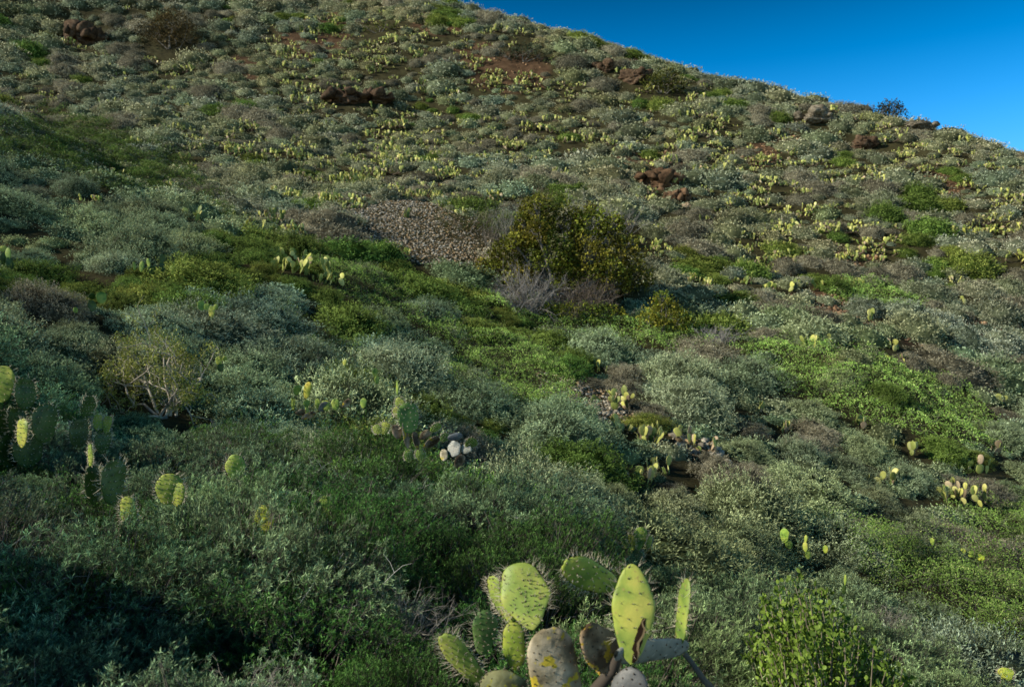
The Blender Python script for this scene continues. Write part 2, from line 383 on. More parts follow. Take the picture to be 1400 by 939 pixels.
def pad_spines(L, W, T, seed, n=8, slen=.03, bend=0.0, col=(.85,.80,.62), rad=.0009, narrow=.55, top=.42, stud=.0034):
    r = np.random.default_rng(seed+3); mb = MB(); P=[]; Nn=[]
    rows = np.linspace(.1,.95,n)
    t_pk = narrow/(narrow+top); wp = t_pk**narrow*(1-t_pk)**top
    for ri,t0 in enumerate(rows):
        t = t0; w = t**narrow*(1-t)**top/wp
        m = max(1,int(round(n*.62*w*W/L*1.4)))
        for s in (-1,1):
            for q in range(m):
                xx = ((q+.5)/m*2-1)*.88+(.5/m if ri%2 else -.2/m)
                xx = max(-.93,min(.93,xx+r.uniform(-.1,.1))); t = min(.97,max(.05,t0+r.uniform(-.025,.025)))
                w = t**narrow*(1-t)**top/wp
                yy = math.sqrt(max(0,1-xx*xx))
                x = W*.5*w*xx+.04*W*math.sin(t*3.1+seed)
                P.append((x, s*T*.5*w**.6*yy+bend*t*t*L+.25*bend*x*x/W, t*L)); Nn.append((xx*.9,s*(.35+.65*yy),.35+(t-.5)*.7))
    for t in np.linspace(.25,.97,n+2):   # along the rim
        w = t**narrow*(1-t)**top/wp
        for s in (-1,1):
            x = s*W*.5*w+.04*W*math.sin(t*3.1+seed); P.append((x,bend*t*t*L+.25*bend*x*x/W,t*L)); Nn.append((s,0,.4+(t-.5)*2.0))
    nf = len(P)-2*(n+2); P = np.array(P); Nn = unit(np.array(Nn)); ln = np.where(np.arange(len(P))<nf,.5,1.25)
    # dark areole studs
    R = stud; st = np.array([(1,0,0),(0,1,0),(-1,0,0),(0,-1,0)])
    for Pi,Ni in zip(P,Nn):
        S = unit(np.cross(Ni,[.3,.2,.93])); B = np.cross(Ni,S)
        V = [Pi+(S*math.cos(a)+B*math.sin(a))*R-Ni*.001 for a in (0,1.57,3.14,4.71)]+[Pi+(S*math.cos(a)+B*math.sin(a))*R*.5+Ni*R*.8 for a in (0,1.57,3.14,4.71)]
        mb.add(V,[[0,1,5,4],[1,2,6,5],[2,3,7,6],[3,0,4,7],[4,5,6,7]],(.09,.06,.035))
    for k in range(4):
        D = unit(Nn+r.normal(size=Nn.shape)*.42); Ls = ln*slen*r.uniform(.4,1.2,len(P))
        mb.sticks(P, P+D*Ls[:,None], rad, rad*.3, np.array(col)*r.uniform(.7,1.15,(len(P),1)))
    return mb
def basis(Z, Nrm):
    Z = Vector(Z).normalized(); Y = Vector(Nrm); Y = (Y-Z*Y.dot(Z)).normalized(); X = Y.cross(Z).normalized()
    return Matrix((X,Y,Z)).transposed()
PADCOL = [(.60,.62,.16),(.72,.71,.25),(.30,.36,.09),(.17,.24,.06),(.40,.43,.12),(.58,.48,.30),(.52,.40,.26),(.28,.22,.14)]
PADW = [5,4,4,3,5,1.2,.8,.8]
def cactus_layout(seed, spread, nb, lev, size, facing=-.25):
    """pads of one prickly pear: list of (matrix, length, colour index)"""
    r = np.random.default_rng(seed); out=[]; pw = np.array(PADW)/sum(PADW)
    def grow(p, d, lv, az):
        L = size*r.uniform(.75,1.25); d = unit(np.array(d)); nrm = np.array([math.cos(az),math.sin(az),r.uniform(-.2,.3)])
        R = basis(d,nrm); M = Matrix.Translation(Vector(p)) @ R.to_4x4()
        ci = int(r.choice(len(PADCOL),p=pw)); 
        if lv == 0 and r.uniform()<.45: ci = int(r.choice([3,7,2]))
        out.append((M,L,ci,r.uniform(.58,.82)))
        if lv < lev:
            for _ in range(int(r.choice([0,1,2,3],p=[.12,.42,.34,.12]))):
                s = r.uniform(-.8,.8); X = np.array(R.col[0]); Z = np.array(R.col[2])
                q = np.array(p)+Z*L*(1-.28*abs(s))*.96+X*s*L*.3
                grow(q, Z*.55+X*s*.9+np.array([0,0,.6])+r.normal(size=3)*.22, lv+1, az+r.normal()*.6)
    for _ in range(nb):
        a = r.uniform(0,6.283); q = spread*math.sqrt(r.uniform())
        grow((q*math.cos(a),q*math.sin(a),-.04), (r.normal()*.4,r.normal()*.4,1), 0, math.pi+facing+r.normal()*.75)
    return out
PADM = {ci:[None]*2 for ci in range(len(PADCOL))}
PADA = {}
for ci,c in enumerate(PADCOL):
    c = np.array(c)
    for v in range(2):
        mb = MB(); mb.add(*pad_arr(1,.66+.12*v,.11,11,10,ci*2+v,c*.8,c*1.1)); PADM[ci][v] = mb.mesh('pad',M_PAD,True)
    PADA[ci] = pad_arr(1,.7,.12,6,6,ci,c*.85,c*1.1)
SPINE_ME = pad_spines(1,.7,.11,5,n=6,slen=.11,rad=.004,stud=.014).mesh('spines',M_SPINE)
def far_cactus_mesh(seed, spread, nb, lev, size):
    mb = MB()
    for M,L,ci,w in cactus_layout(seed,spread,nb,lev,size):
        if abs(M.translation.z+.04) < 1e-5:      # woody foot that ties the pads together
            q = np.array(M.translation); mb.tube([(0,0,-.06),q*[.5,.5,0]-[0,0,.07],q+[0,0,.03]],[.04,.035,.03],(.14,.11,.08),5)
        mb.addmesh(PADA[ci], M @ Matrix.Diagonal((L*w/.7,L,L,1)))
    return mb
FAR_CACTUS = []
for i in range(12):
    mb = far_cactus_mesh(300+i, [.3,.45,.62,.8][i%4], [4,7,11,16][i%4], 2 if i%3 else 1, .165)
    FAR_CACTUS.append((mb.mesh('prickly_pear',M_PAD,True), mb.arr()))
def parts_cactus(loc, seed, spread, nb, lev, size, label, group=None, spines=True, facing=-.25):
    t = thing('prickly_pear', label, 'cactus', loc, 0, group)
    for i,(M,L,ci,w) in enumerate(cactus_layout(seed,spread,nb,lev,size,facing)):
        p = obj('pad', PADM[ci][i%2], t, M @ Matrix.Diagonal((L*w/.7,L,L,1)))
        if spines: obj('spines', SPINE_ME, p)
    return t

# ------------------------------------------------------------------ rocks
def rock_arr(seed, sx, sy, sz, n=10, rough=.35, col=(1,1,1)):
    """a block cut by random planes, with ledges"""
    th = np.linspace(.02,math.pi-.02,n); ph = np.arange(2*n)*math.pi/n
    d = np.stack([np.sin(th)[:,None]*np.cos(ph),np.sin(th)[:,None]*np.sin(ph),np.repeat(np.cos(th)[:,None],2*n,1)],-1).reshape(-1,3)
    r = np.random.default_rng(seed); K = unit(r.normal(size=(16,3))); off = r.uniform(.42,1.0,16)
    rad = np.min(np.where(d@K.T>.05, off[None]/np.maximum(d@K.T,.05), 9),axis=1).clip(.4,1.2)
    nn = np.array([noise.fractal(Vector(v*3.0)+Vector((seed*3.1,0,0)),.8,2.2,5) for v in d])
    n2 = np.array([noise.fractal(Vector(v*8.0)+Vector((seed*1.1,5,0)),.8,2.2,4) for v in d])
    V = d*(rad*(1+rough*.5*nn+rough*.22*n2))[:,None]
    if n > 12:
        st = .22; q = V[:,2]/st; V[:,2] = (np.floor(q)+np.clip((q-np.floor(q))*1.5-.25,0,1))*st
        V[:,:2] *= (1+.07*np.sin(np.floor(q)*2.7+seed))[:,None]
    V = V*[sx,sy,sz]
    i = np.arange(n-1)[:,None]*2*n; j = np.arange(2*n)[None]; jn=(j+1)%(2*n)
    Q = np.stack([i+j,i+2*n+j,i+2*n+jn,i+jn],-1).reshape(-1,4)
    return V,Q,np.broadcast_to(np.array(col,float),(len(V),3)).copy()

# ------------------------------------------------------------------ landmarks and exclusions
EXC = []     # (x, y, r): no scattered shrub inside
def exc(p, r): EXC.append((p[0],p[1],r))

def poly_world(px):
    return np.array([ground_at(u,v,.2)[:2] for u,v in px])
def inpoly(x, y, P):
    x = np.asarray(x); y = np.asarray(y); c = np.zeros(x.shape,bool); j = len(P)-1
    for i in range(len(P)):
        xi,yi,xj,yj = *P[i],*P[j]
        c ^= ((yi>y)!=(yj>y)) & (x < (xj-xi)*(y-yi)/(yj-yi+1e-12)+xi); j = i
    return c
def sample_poly(P, n, soft=.0):
    lo,hi = P.min(0),P.max(0); out = np.empty((0,2))
    while len(out) < n:
        q = rng.uniform(lo,hi,(n*3,2)); k = inpoly(q[:,0]+rng.normal(size=len(q))*soft,q[:,1]+rng.normal(size=len(q))*soft,P); out = np.r_[out,q[k]]
    return out[:n]
def area(P): x,y = P.T; return .5*abs(np.dot(x,np.roll(y,1))-np.dot(y,np.roll(x,1)))

# green ground cover
PATCH = [
 ('low green leafy ground cover filling the gully below the big olive bush', [(560,425),(640,420),(700,450),(760,480),(790,530),(770,560),(700,550),(640,530),(600,500),(575,470)], 1.0, .34),
 ('low green ground cover strip between the stony scree and the grey mounds below it', [(420,350),(500,362),(570,400),(570,440),(520,425),(450,395)], .85, .3),
 ('low green ground cover in front of the big olive bush', [(640,375),(690,395),(760,425),(860,430),(960,440),(980,475),(900,480),(800,455),(720,435),(650,410)], 1.1, .32),
 ('large bright green leafy carpet on the right-hand slope', [(995,478),(1060,452),(1130,470),(1200,485),(1290,505),(1330,530),(1360,570),(1360,605),(1290,600),(1200,575),(1130,555),(1070,525)], 1.3, .24),
 ('dark green leafy thicket at the lower right edge', [(1140,745),(1200,732),(1300,760),(1400,785),(1480,830),(1480,930),(1370,905),(1310,870),(1240,830),(1180,785)], .7, .62),
 ('dark green cover spilling down the shaded upper left slope', [(-40,150),(60,140),(150,165),(250,215),(300,270),(330,310),(260,275),(180,250),(80,225),(-40,235)], .42, .4),
 ('dark green strip in the shaded hollow left of the gully', [(370,432),(430,440),(500,480),(540,520),(500,515),(430,480)], .6, .35),
 ('green leafy patch at the right edge below the cactus cluster', [(1310,690),(1400,675),(1480,700),(1480,760),(1390,745),(1340,725)], .9, .35),
 ('small green patch above the red bare soil on the right slope', [(1125,395),(1170,382),(1240,385),(1270,405),(1230,425),(1160,415)], 1.0, .3),
 ('small dark green patch behind the left-hand white-branched bush', [(60,190),(130,180),(200,225),(240,260),(160,262),(90,235)], .45, .35),
]
PPOLY = []
for lab,px,bright,hh in PATCH:
    P = poly_world(px); PPOLY.append(P); A = area(P); c = P.mean(0); d = c[1]
    ll = max(.026,d*.00125)
    nsp = int(min(36000, A*290*(20/max(d,12))**1.2))
    q = sample_poly(P,nsp,.35); z = zt(q[:,0],q[:,1])
    bump = np.array([noise.fractal(Vector((x*.9,y*.9,8.)),1,2,3) for x,y in q])
    b2_ = np.array([noise.fractal(Vector((x*.45+9,y*.45,2.)),1,2,2) for x,y in q]); bump = bump+.5*b2_; top = z+hh*np.maximum(.25,1+1.15*bump)
    mb = MB(); nl = 4; k = np.repeat(np.arange(nsp),nl)
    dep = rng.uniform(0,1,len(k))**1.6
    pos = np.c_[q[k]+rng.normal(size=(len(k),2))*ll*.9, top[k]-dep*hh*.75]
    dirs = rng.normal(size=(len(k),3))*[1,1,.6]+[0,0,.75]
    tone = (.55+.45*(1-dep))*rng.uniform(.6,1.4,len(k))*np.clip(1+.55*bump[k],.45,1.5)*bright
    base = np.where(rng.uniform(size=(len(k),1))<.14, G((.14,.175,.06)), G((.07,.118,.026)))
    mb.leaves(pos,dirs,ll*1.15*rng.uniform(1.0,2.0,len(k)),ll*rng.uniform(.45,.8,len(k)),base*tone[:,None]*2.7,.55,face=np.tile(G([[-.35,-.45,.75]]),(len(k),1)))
    m = nsp//10; kk = rng.integers(0,nsp,m); a = np.c_[q[kk],top[kk]-hh*.35]; dd = rng.normal(size=(m,3))*[1,1,.35]+[.5,0,.35]
    mb.sticks(a,a+unit(dd)*rng.uniform(.15,.5,(m,1)),max(.003,d*.00022),.002,G((.22,.21,.17))*rng.uniform(.5,1.2,(m,1)))
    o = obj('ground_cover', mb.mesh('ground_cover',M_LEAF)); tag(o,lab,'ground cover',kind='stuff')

# scree
SCREE = [('fan of grey and brown scree stones left of the big olive bush', [(470,285),(520,268),(590,272),(650,300),(668,325),(655,352),(610,362),(560,352),(510,335),(480,312)], 9500, .033),
         ('pale stones showing in the gully bottom beside the cactus cluster', [(735,512),(790,510),(835,535),(870,560),(850,580),(805,560),(760,535)], 1900, .034),
         ('small stony patch beside the cactus at the foot of the gully', [(920,590),(970,590),(985,612),(940,614)], 220, .06),
         ('reddish stony soil bare of plants on the right slope', [(1105,405),(1150,400),(1180,420),(1150,432),(1110,425)], 500, .06)]
SPOLY = []
base_st = [rock_arr(50+i,1,.8,.6,4,.2) for i in range(6)]
for si,(lab,px,n,sz) in enumerate(SCREE):
    P = poly_world(px); SPOLY.append(P); q = sample_poly(P,n,.85); z = zt(q[:,0],q[:,1]); mb = MB()
    for i in range(n):
        s = sz*min(3.2,math.exp(rng.normal()*.7)); a = rng.uniform(0,6.3); ca,sa = math.cos(a)*s,math.sin(a)*s
        lift = q[i,0]-P[:,0].mean()
        g = rng.uniform(.45,1.3); red = rng.uniform()<(.9 if si==3 else .35+.05*lift)
        tint = G((1.0,.80,.58))*g*.85 if red else G((1,1,1.))*g
        if si == 3: tint = G((.62,.42,.31))*g
        M = np.array([[ca,-sa,0,q[i,0]],[sa,ca,.2*s,q[i,1]],[0,0,s,z[i]+s*.15],[0,0,0,1]])
        mb.addmesh(base_st[i%6],M,tint)
    o = obj('scree_stones' if si < 3 else 'gravel', mb.mesh('scree_stones',M_STONE)); tag(o,lab,'stones',kind='stuff')

mb = MB()
for u0,v0,ru,rv in BARE:
    for _ in range(130):
        a = rng.uniform(0,6.283); q = math.sqrt(rng.uniform())*1.25; u_,v_ = u0+ru*q*math.cos(a),v0+rv*q*math.sin(a)
        if u_ > 600 and v_ < np.interp(u_,[600,700,800,900,1000,1100,1200,1300,1400],[2,22,50,80,108,132,150,175,206])+6: continue
        p = ground_at(u_,v_); s = .06*min(4,math.exp(rng.normal()*.7)); ca,sa = math.cos(a)*s,math.sin(a)*s
        mb.addmesh(base_st[_%6],np.array([[ca,-sa,0,p.x],[sa,ca,.2*s,p.y],[0,0,s,p.z+s*.12],[0,0,0,1]]),G((1.0,.68,.48))*rng.uniform(.4,1.15))
tag(obj('gravel',mb.mesh('gravel',M_STONE)),'reddish loose stones strewn over the bare soil patches of the upper slope','stones',kind='stuff')
# brown outcrops
ROCKS = [ # u, v, width px, height px, label
 (118,40,44,40,'brown rock block with one sunlit face at the top left of the slope',7),
 (472,125,58,36,'dark brown overhanging outcrop high on the slope above the scree',8),
 (515,128,40,30,'dark brown boulder at the right of the overhanging outcrop',9),
 (826,86,30,22,'brown rock on the upper slope just below the skyline',10),
 (868,100,46,28,'red-brown crumbling outcrop beside the round green bush near the skyline',11),
 (898,240,56,34,'orange-brown outcrop on the slope above and right of the big olive bush',12),
 (925,262,30,26,'dark brown boulder under the orange-brown outcrop',13),
 (1112,152,50,30,'grey craggy outcrop on the right part of the skyline slope',14),
 (1180,192,34,24,'dark reddish rock on the upper right slope below the lone skyline bush',15),
 (1258,165,36,14,'low grey rock on the skyline just right of the lone bush',16),
 (956,250,12,16,'small pink upright stone right of the orange-brown outcrop',17),
 (938,275,14,18,'small tan stone below the orange-brown outcrop',18),
 (610,80,12,14,'small pink stone high on the bare upper slope',19)]
for u,v,w,h,lab,sd in ROCKS:
    p = ground_at(u,v+h*.4); d = p.y; s = d/F
    mb = MB(); rc = np.random.default_rng(sd); tc_ = G((1,.85,.7) if 'pink' in lab or 'orange' in lab else (.5,.48,.44) if 'grey' in lab else (.75,.68,.6))
    mb.addmesh(rock_arr(sd,w*s*.5,w*s*.45,h*s*.45,34,.5,tc_))
    for k in range(13 if w > 20 else 0):       # broken blocks and ledges
        a = rc.uniform(0,6.283); q = math.sqrt(rc.uniform())*.52; b_ = rc.uniform(.13,.32)
        R3 = Matrix.Rotation(rc.uniform(0,6.28),4,'Z') @ Matrix.Rotation(rc.normal()*.35,4,'X')
        M = Matrix.Translation((q*math.cos(a)*w*s,q*math.sin(a)*w*s*.8-.05*w*s,h*s*(.42*(1-q)-.12+rc.uniform(-.1,.2)))) @ R3
        mb.addmesh(rock_arr(sd*9+k,w*s*b_,w*s*b_*.8,h*s*b_*1.05,9,.3,tc_*rc.uniform(.6,1.25)),M)
    o = obj('rock',mb.mesh('rock',M_STONE if 'grey' in lab or 'pink' in lab or 'tan' in lab else M_ROCK)); o.location = (p.x,p.y,p.z+h*s*.02)
    tag(o,lab,'rock'); exc(p,w*s*.5)

# ------------------------------------------------------------------ big shrubs beside the scree
def leafy_bush(loc, lobes, nl, L, W, c0, c1, label, name='leafy_shrub', cat='shrub', oval=False, trunk=.06, seed=1, lean=.2, group=None, bark=(.24,.22,.19)):
    """lobes: (x, y, z, radius) around the foot of the bush"""
    r = np.random.default_rng(seed); t = thing(name,label,cat,loc,0,group); fo,tr = MB(),MB()
    for li,(x,y,z,R) in enumerate(lobes):
        n = int(nl*(R**2)); lt = r.uniform(.62,1.35)*G((r.uniform(.85,1.2),1,1)); d = unit(r.normal(size=(n,3))); lum = np.array([noise.fractal(Vector(q*2.6)+Vector((li*5.1+seed,seed,0)),1,2,3) for q in d])
        k = d[:,2] > -.75; d,lum = d[k],lum[k]; n = len(d)
        rr = R*(1+.6*lum)*r.uniform(.5,1.05,n)**.5
        P = np.array([x,y,z])+d*rr[:,None]
        C = (c0+(c1-c0)*np.clip(r.uniform(-.2,.9,n)+lum*.5,0,1)[:,None])*r.uniform(.65,1.3,(n,1))*lt
        D = d*.6+r.normal(size=(n,3))*.65+[0,0,.25]
        (fo.ovals if oval else fo.leaves)(P,D,L*r.uniform(.7,1.3,n),W*r.uniform(.7,1.3,n),C)
        b = np.array([r.normal()*.12*R,r.normal()*.12*R,-.2]); e = np.array([x,y,z]); mid = b*.5+e*.5+r.normal(size=3)*.12*R-[0,0,.1*R]
        tr.tube([b,b*.7+mid*.3,mid,mid*.4+e*.6,e],np.linspace(trunk,trunk*.3,5),G(bark)*r.uniform(.7,1.2),6)
        for _ in range(9):
            dd = unit(r.normal(size=3)+[0,0,.35]); q = e+dd*R*.85; m2 = e*.5+q*.5+r.normal(size=3)*.1*R
            tr.tube([mid*.3+e*.7,m2,q],[trunk*.3,trunk*.22,trunk*.08],G(bark)*r.uniform(.7,1.3),4)
    obj('foliage',fo.mesh('foliage',M_GLOSSY if oval else M_LEAF),t); obj('branches',tr.mesh('branches',M_TWIG,True),t)
    return t
def bare_bush(loc, R, Hh, n, label, seed, col=(.3,.28,.26), rad=.012, fol=0, fc=(.08,.075,.04), lean=(.1,-.05,.3), name='bare_shrub', group=None):
    """a thicket of branching leafless grey twigs with a few leaves"""
    r = np.random.default_rng(seed); t = thing(name,label,'shrub',loc,0,group); tr,fo = MB(),MB(); ends=[]
    for i in range(n):
        a = r.uniform(0,6.283); el = r.uniform(.15,1.25); d = unit(np.array([math.cos(a)*math.cos(el),math.sin(a)*math.cos(el),math.sin(el)])+np.array(lean)*.5)
        p = np.array([r.normal()*.16*R,r.normal()*.16*R,-.05]); P=[p]; LL = r.uniform(.75,1.1)
        for k in range(5):
            d = unit(d+r.normal(size=3)*.2); p = p+d*LL*np.array([R,R,Hh])/5; P.append(p)
        c = G(col)*r.uniform(.55,1.25); tr.tube(P,np.linspace(rad,rad*.35,6),c,4)
        for _ in range(6):
            k = r.integers(2,6); q=P[k]; dd = unit(unit(P[k]-P[k-1])+r.normal(size=3)*.6); l2=.32*R*r.uniform(.4,1.1); q1=q+dd*l2*.5; q2=q1+unit(dd+r.normal(size=3)*.4)*l2*.5
            tr.tube([q,q1,q2],[rad*.45,rad*.32,rad*.16],c,3); ends.append(q2)
            for __ in range(2):
                q3 = q1+unit(dd+r.normal(size=3)*.8)*l2*.4; tr.sticks([q1],[q3],rad*.25,rad*.12,c); ends.append(q3)
    obj('branches',tr.mesh('branches',M_TWIG),t)
    if fol:
        E = np.array(ends); k = r.integers(0,len(E),fol); s = .012*loc[1]**.5
        fo.leaves(E[k]+r.normal(size=(fol,3))*.07*R,r.normal(size=(fol,3))+[0,0,.5],s*r.uniform(.7,1.4,fol),s*.45,G(fc)*r.uniform(.6,1.4,(fol,1)),.5)
        obj('foliage',fo.mesh('foliage',M_LEAF),t)
    return t
def at_scale(u, v, lift=0.):
    p = ground_at(u,v,lift); return p, p.y/F
p,s = at_scale(765,412)
OL0,OL1 = G((.08,.085,.010)),G((.41,.42,.06))
rb = np.random.default_rng(33); lob=[]
for a,b,c,r_ in [(-62,0,60,30),(-34,8,92,30),(-30,6,125,24),(6,10,108,30),(40,8,104,28),(62,4,84,26),(-12,-14,58,36),(34,-14,56,32),(-78,-5,36,24),(84,0,58,24),(96,4,30,22),(-48,-16,28,24),(64,-12,30,26),(8,-18,30,24)]:
    a *= 1.12; lob.append((a*s,b*s,c*s,r_*.86*s))
    for _ in range(2):
        q = unit(rb.normal(size=3)+[0,-.3,.4])*r_*rb.uniform(.75,1.15); lob.append(((a+q[0])*s,(b+q[1])*s,max(10,c+q[2])*s,r_*rb.uniform(.28,.5)*s))
leafy_bush(p,lob,3000,.10,.062,OL0,OL1,'big olive-green rounded bush in the middle of the slope beside the scree',oval=True,trunk=.09,seed=3)
exc(p,2.6)
YG0,YG1 = G((.11,.15,.015)),G((.50,.56,.08))
p,s = at_scale(908,456); CLEAR.append((905,428,42,p.y))
leafy_bush(p,[(a*s,b*s,c*s,r_*s) for a,b,c,r_ in [(-22,0,14,18),(2,-4,26,22),(18,0,14,20),(-2,4,46,12),(34,2,10,13)]],2300,.09,.055,YG0,YG1,'yellow-green pointed bush at the right foot of the big olive bush',oval=True,trunk=.04,seed=5); exc(p,1.2)
p,s = at_scale(790,440); CLEAR.append((790,427,75,p.y))
leafy_bush(p,[(a*s,b*s,c*s,r_*s) for a,b,c,r_ in [(-60,6,6,14),(-38,0,9,16),(-14,-3,11,17),(12,0,9,17),(36,0,10,16),(54,3,8,12)]],2300,.085,.05,YG0,YG1,'row of low yellow-green leafy growth along the front foot of the big olive bush',name='low_leafy_shrub',oval=True,trunk=.03,seed=6); exc(p,1.3)
for i,(u,v,w,h,n,fol,col,fc,lab) in enumerate([
 (800,330,48,66,60,500,(.36,.35,.33),(.11,.12,.085),'tall silvery leafless shrub behind the right shoulder of the big olive bush'),
 (690,330,36,56,50,500,(.30,.29,.25),(.11,.11,.07),'grey half-bare shrub behind the left shoulder of the big olive bush'),
 (735,290,34,44,40,900,(.2,.17,.12),(.075,.07,.02),'brownish shrub showing over the top of the big olive bush'),
 (722,428,56,66,130,900,(.36,.34,.32),(.10,.09,.06),'dead grey twiggy thicket at the left foot of the big olive bush'),
 (815,405,46,62,70,900,(.24,.2,.15),(.085,.075,.03),'brown-grey twiggy shrub pressed against the right side of the big olive bush'),
 (800,432,52,50,110,1100,(.22,.18,.15),(.09,.08,.035),'low brown twiggy thicket under the right side of the big olive bush'),
 (668,340,20,44,30,300,(.28,.25,.21),(.09,.08,.04),'thin upright brown shrub between the scree and the big olive bush'),
 (980,468,36,24,45,200,(.38,.37,.35),(.12,.13,.09),'low silvery bare shrub right of the yellow-green pointed bush'),
 (845,320,42,44,50,900,(.3,.29,.27),(.12,.13,.1),'silvery grey twiggy shrub uphill right of the big olive bush'),
 ]):
    p,s = at_scale(u,v); bare_bush(p,w*s,h*s,n,lab,40+i,col,.014,fol,fc); exc(p,w*s*.7)
p,s = at_scale(640,318)
leafy_bush(p,[(a*s,b*s,c*s,r_*s) for a,b,c,r_ in [(-18,0,14,24),(12,2,22,26),(30,4,18,22)]],1500,.09,.03,G((.045,.07,.02)),G((.12,.16,.05)),'soft green rounded shrub at the upper right edge of the scree',seed=8,trunk=.03); exc(p,1.4)
# round bushes high on the slope
for i,(u,v,w,h,c0,c1,lab) in enumerate([
 (232,66,44,54,G((.05,.042,.015)),G((.13,.11,.05)),'large round brown-green bush at the top left of the slope'),
 (908,128,32,32,G((.03,.04,.008)),G((.12,.135,.03)),'round dark green bush beside the red-brown outcrop below the skyline'),
 (1216,162,24,24,G((.028,.03,.01)),G((.09,.08,.03)),'lone dark bush standing up on the right skyline'),
 (715,84,46,22,G((.025,.032,.016)),G((.085,.1,.06)),'wide dark bush on the upper slope below the middle of the skyline'),
 (520,44,34,12,G((.04,.06,.01)),G((.14,.17,.04)),'yellowish green low bush near the top of the slope'),
 ]):
    p,s = at_scale(u,v)
    leafy_bush(p,[(a*w*s,b*w*s,c*h*s,r_*min(w,h)*s) for a,b,c,r_ in [(-.5,0,.3,.5),(.5,0,.28,.5),(0,0,.45,.6),(-.2,.3,.62,.42),(.25,-.1,.6,.42)]],420,.2,.09,c0,c1,lab,seed=20+i,trunk=.07); exc(p,w*s*.8)

# white-branched bush on the near left slope
p,s = at_scale(220,560,.1)
def white_bush(p):
    t = thing('white_branched_shrub','sparse bush with twisted whitish branches and small yellow-green leaves on the left slope','shrub',p,0,None,1.3); r = np.random.default_rng(9); tr,fo = MB(),MB()
    def br(q,d,L,rad,lv):
        P=[q]
        for k in range(5):
            d = unit(d+r.normal(size=3)*.33+[0,0,.05]); q = q+d*L/5; P.append(q)
        tr.tube(P,np.linspace(rad,rad*.55,6),G((.5,.46,.38))*r.uniform(.75,1.15),5)
        if lv < 3:
            for _ in range(3): 
                k = r.integers(2,6); br(P[k],unit(d+r.normal(size=3)*.75+[0,0,.12]),L*r.uniform(.5,.78),rad*.55,lv+1)
        else:
            n=44; E = P[-1]+r.normal(size=(n,3))*.06; k=r.uniform(0,1,(n,1)); E=P[2]*(1-k)+P[-1]*k+r.normal(size=(n,3))*.03
            fo.leaves(E,r.normal(size=(n,3))+[0,0,.8],r.uniform(.02,.04,n),.012,(G((.16,.20,.04))+(G((.40,.42,.11))-G((.16,.20,.04)))*r.uniform(0,1,(n,1)))*r.uniform(.7,1.2,(n,1)),.6)
    for a,el,L in ((2.6,.5,.62),(3.3,.9,.6),(2.2,1.1,.75),(1.5,1.3,.8),(.9,1.1,.7),(.2,.7,.6),(5.6,.8,.5),(3.9,.6,.55),(2.9,.25,.8)):
        br(np.array([r.normal()*.06,r.normal()*.06,0]),np.array([math.cos(a)*math.cos(el),math.sin(a)*math.cos(el)*.6,math.sin(el)]),L,.019,0)
    obj('branches',tr.mesh('branches',M_TWIG,True),t); obj('foliage',fo.mesh('foliage',M_LEAF),t)
white_bush(p); exc(p,.8); CLEAR.append((220,548,75,p.y))

# leafy bush at the lower right corner
def corner_bush():
    p = Vector((1.62,4.15,0)); p.z = float(zt(p.x,p.y)); 
    t = thing('lemonade_bush','bright green bush of round leathery leaves at the bottom right of the foreground','shrub',p); r = np.random.default_rng(4); tr,fo = MB(),MB()
    top = p3(1092,800,4.1); hz = top[2]-p.z
    for i in range(230):
        tx,ty = r.uniform(-.40,.66),r.uniform(-.35,.35)
        hh = hz*(1-.62*abs((tx+.06)/.7)**1.0)*r.uniform(.72,1.03)
        if tx < -.06: hh = hz*(1-.95*((-.06-tx)/.42)**1.5*.8)*r.uniform(.75,1.02)
        e = np.array([tx,ty,max(hh,.12)]); b = np.array([tx*.25+.05,ty*.3,0.]); mid=b*.5+e*.5+r.normal(size=3)*.03; mid[2]-=.02
        P = np.array([b,mid,mid*.45+e*.55+r.normal(size=3)*.012,e]); tr.tube(P,[.006,.0045,.0035,.002],G((.32,.27,.2))*r.uniform(.7,1.2),5)
        n = 36; k = r.uniform(.0,1.03,n)**.75; k = np.sort(k); pos = np.where(k[:,None]<.55, mid+(P[2]-mid)*(k/.55)[:,None], P[2]+(e-P[2])*((k-.55)/.45)[:,None])
        D = unit(r.normal(size=(n,3)))*.8+[0,0,.8]
        C = G((.10,.18,.025))+(G((.34,.50,.085))-G((.10,.18,.025)))*np.clip(r.uniform(-.1,1,(n,1)),0,1)
        fo.ovals(pos+r.normal(size=(n,3))*.012,D,.032*r.uniform(.65,1.25,n),.021*r.uniform(.7,1.2,n),C*r.uniform(.8,1.15,(n,1)))
    obj('branches',tr.mesh('branches',M_TWIG,True),t); obj('foliage',fo.mesh('foliage',M_GLOSSY),t)
    exc(p,.5); CLEAR.append((1110,945,95,4.1))
corner_bush()

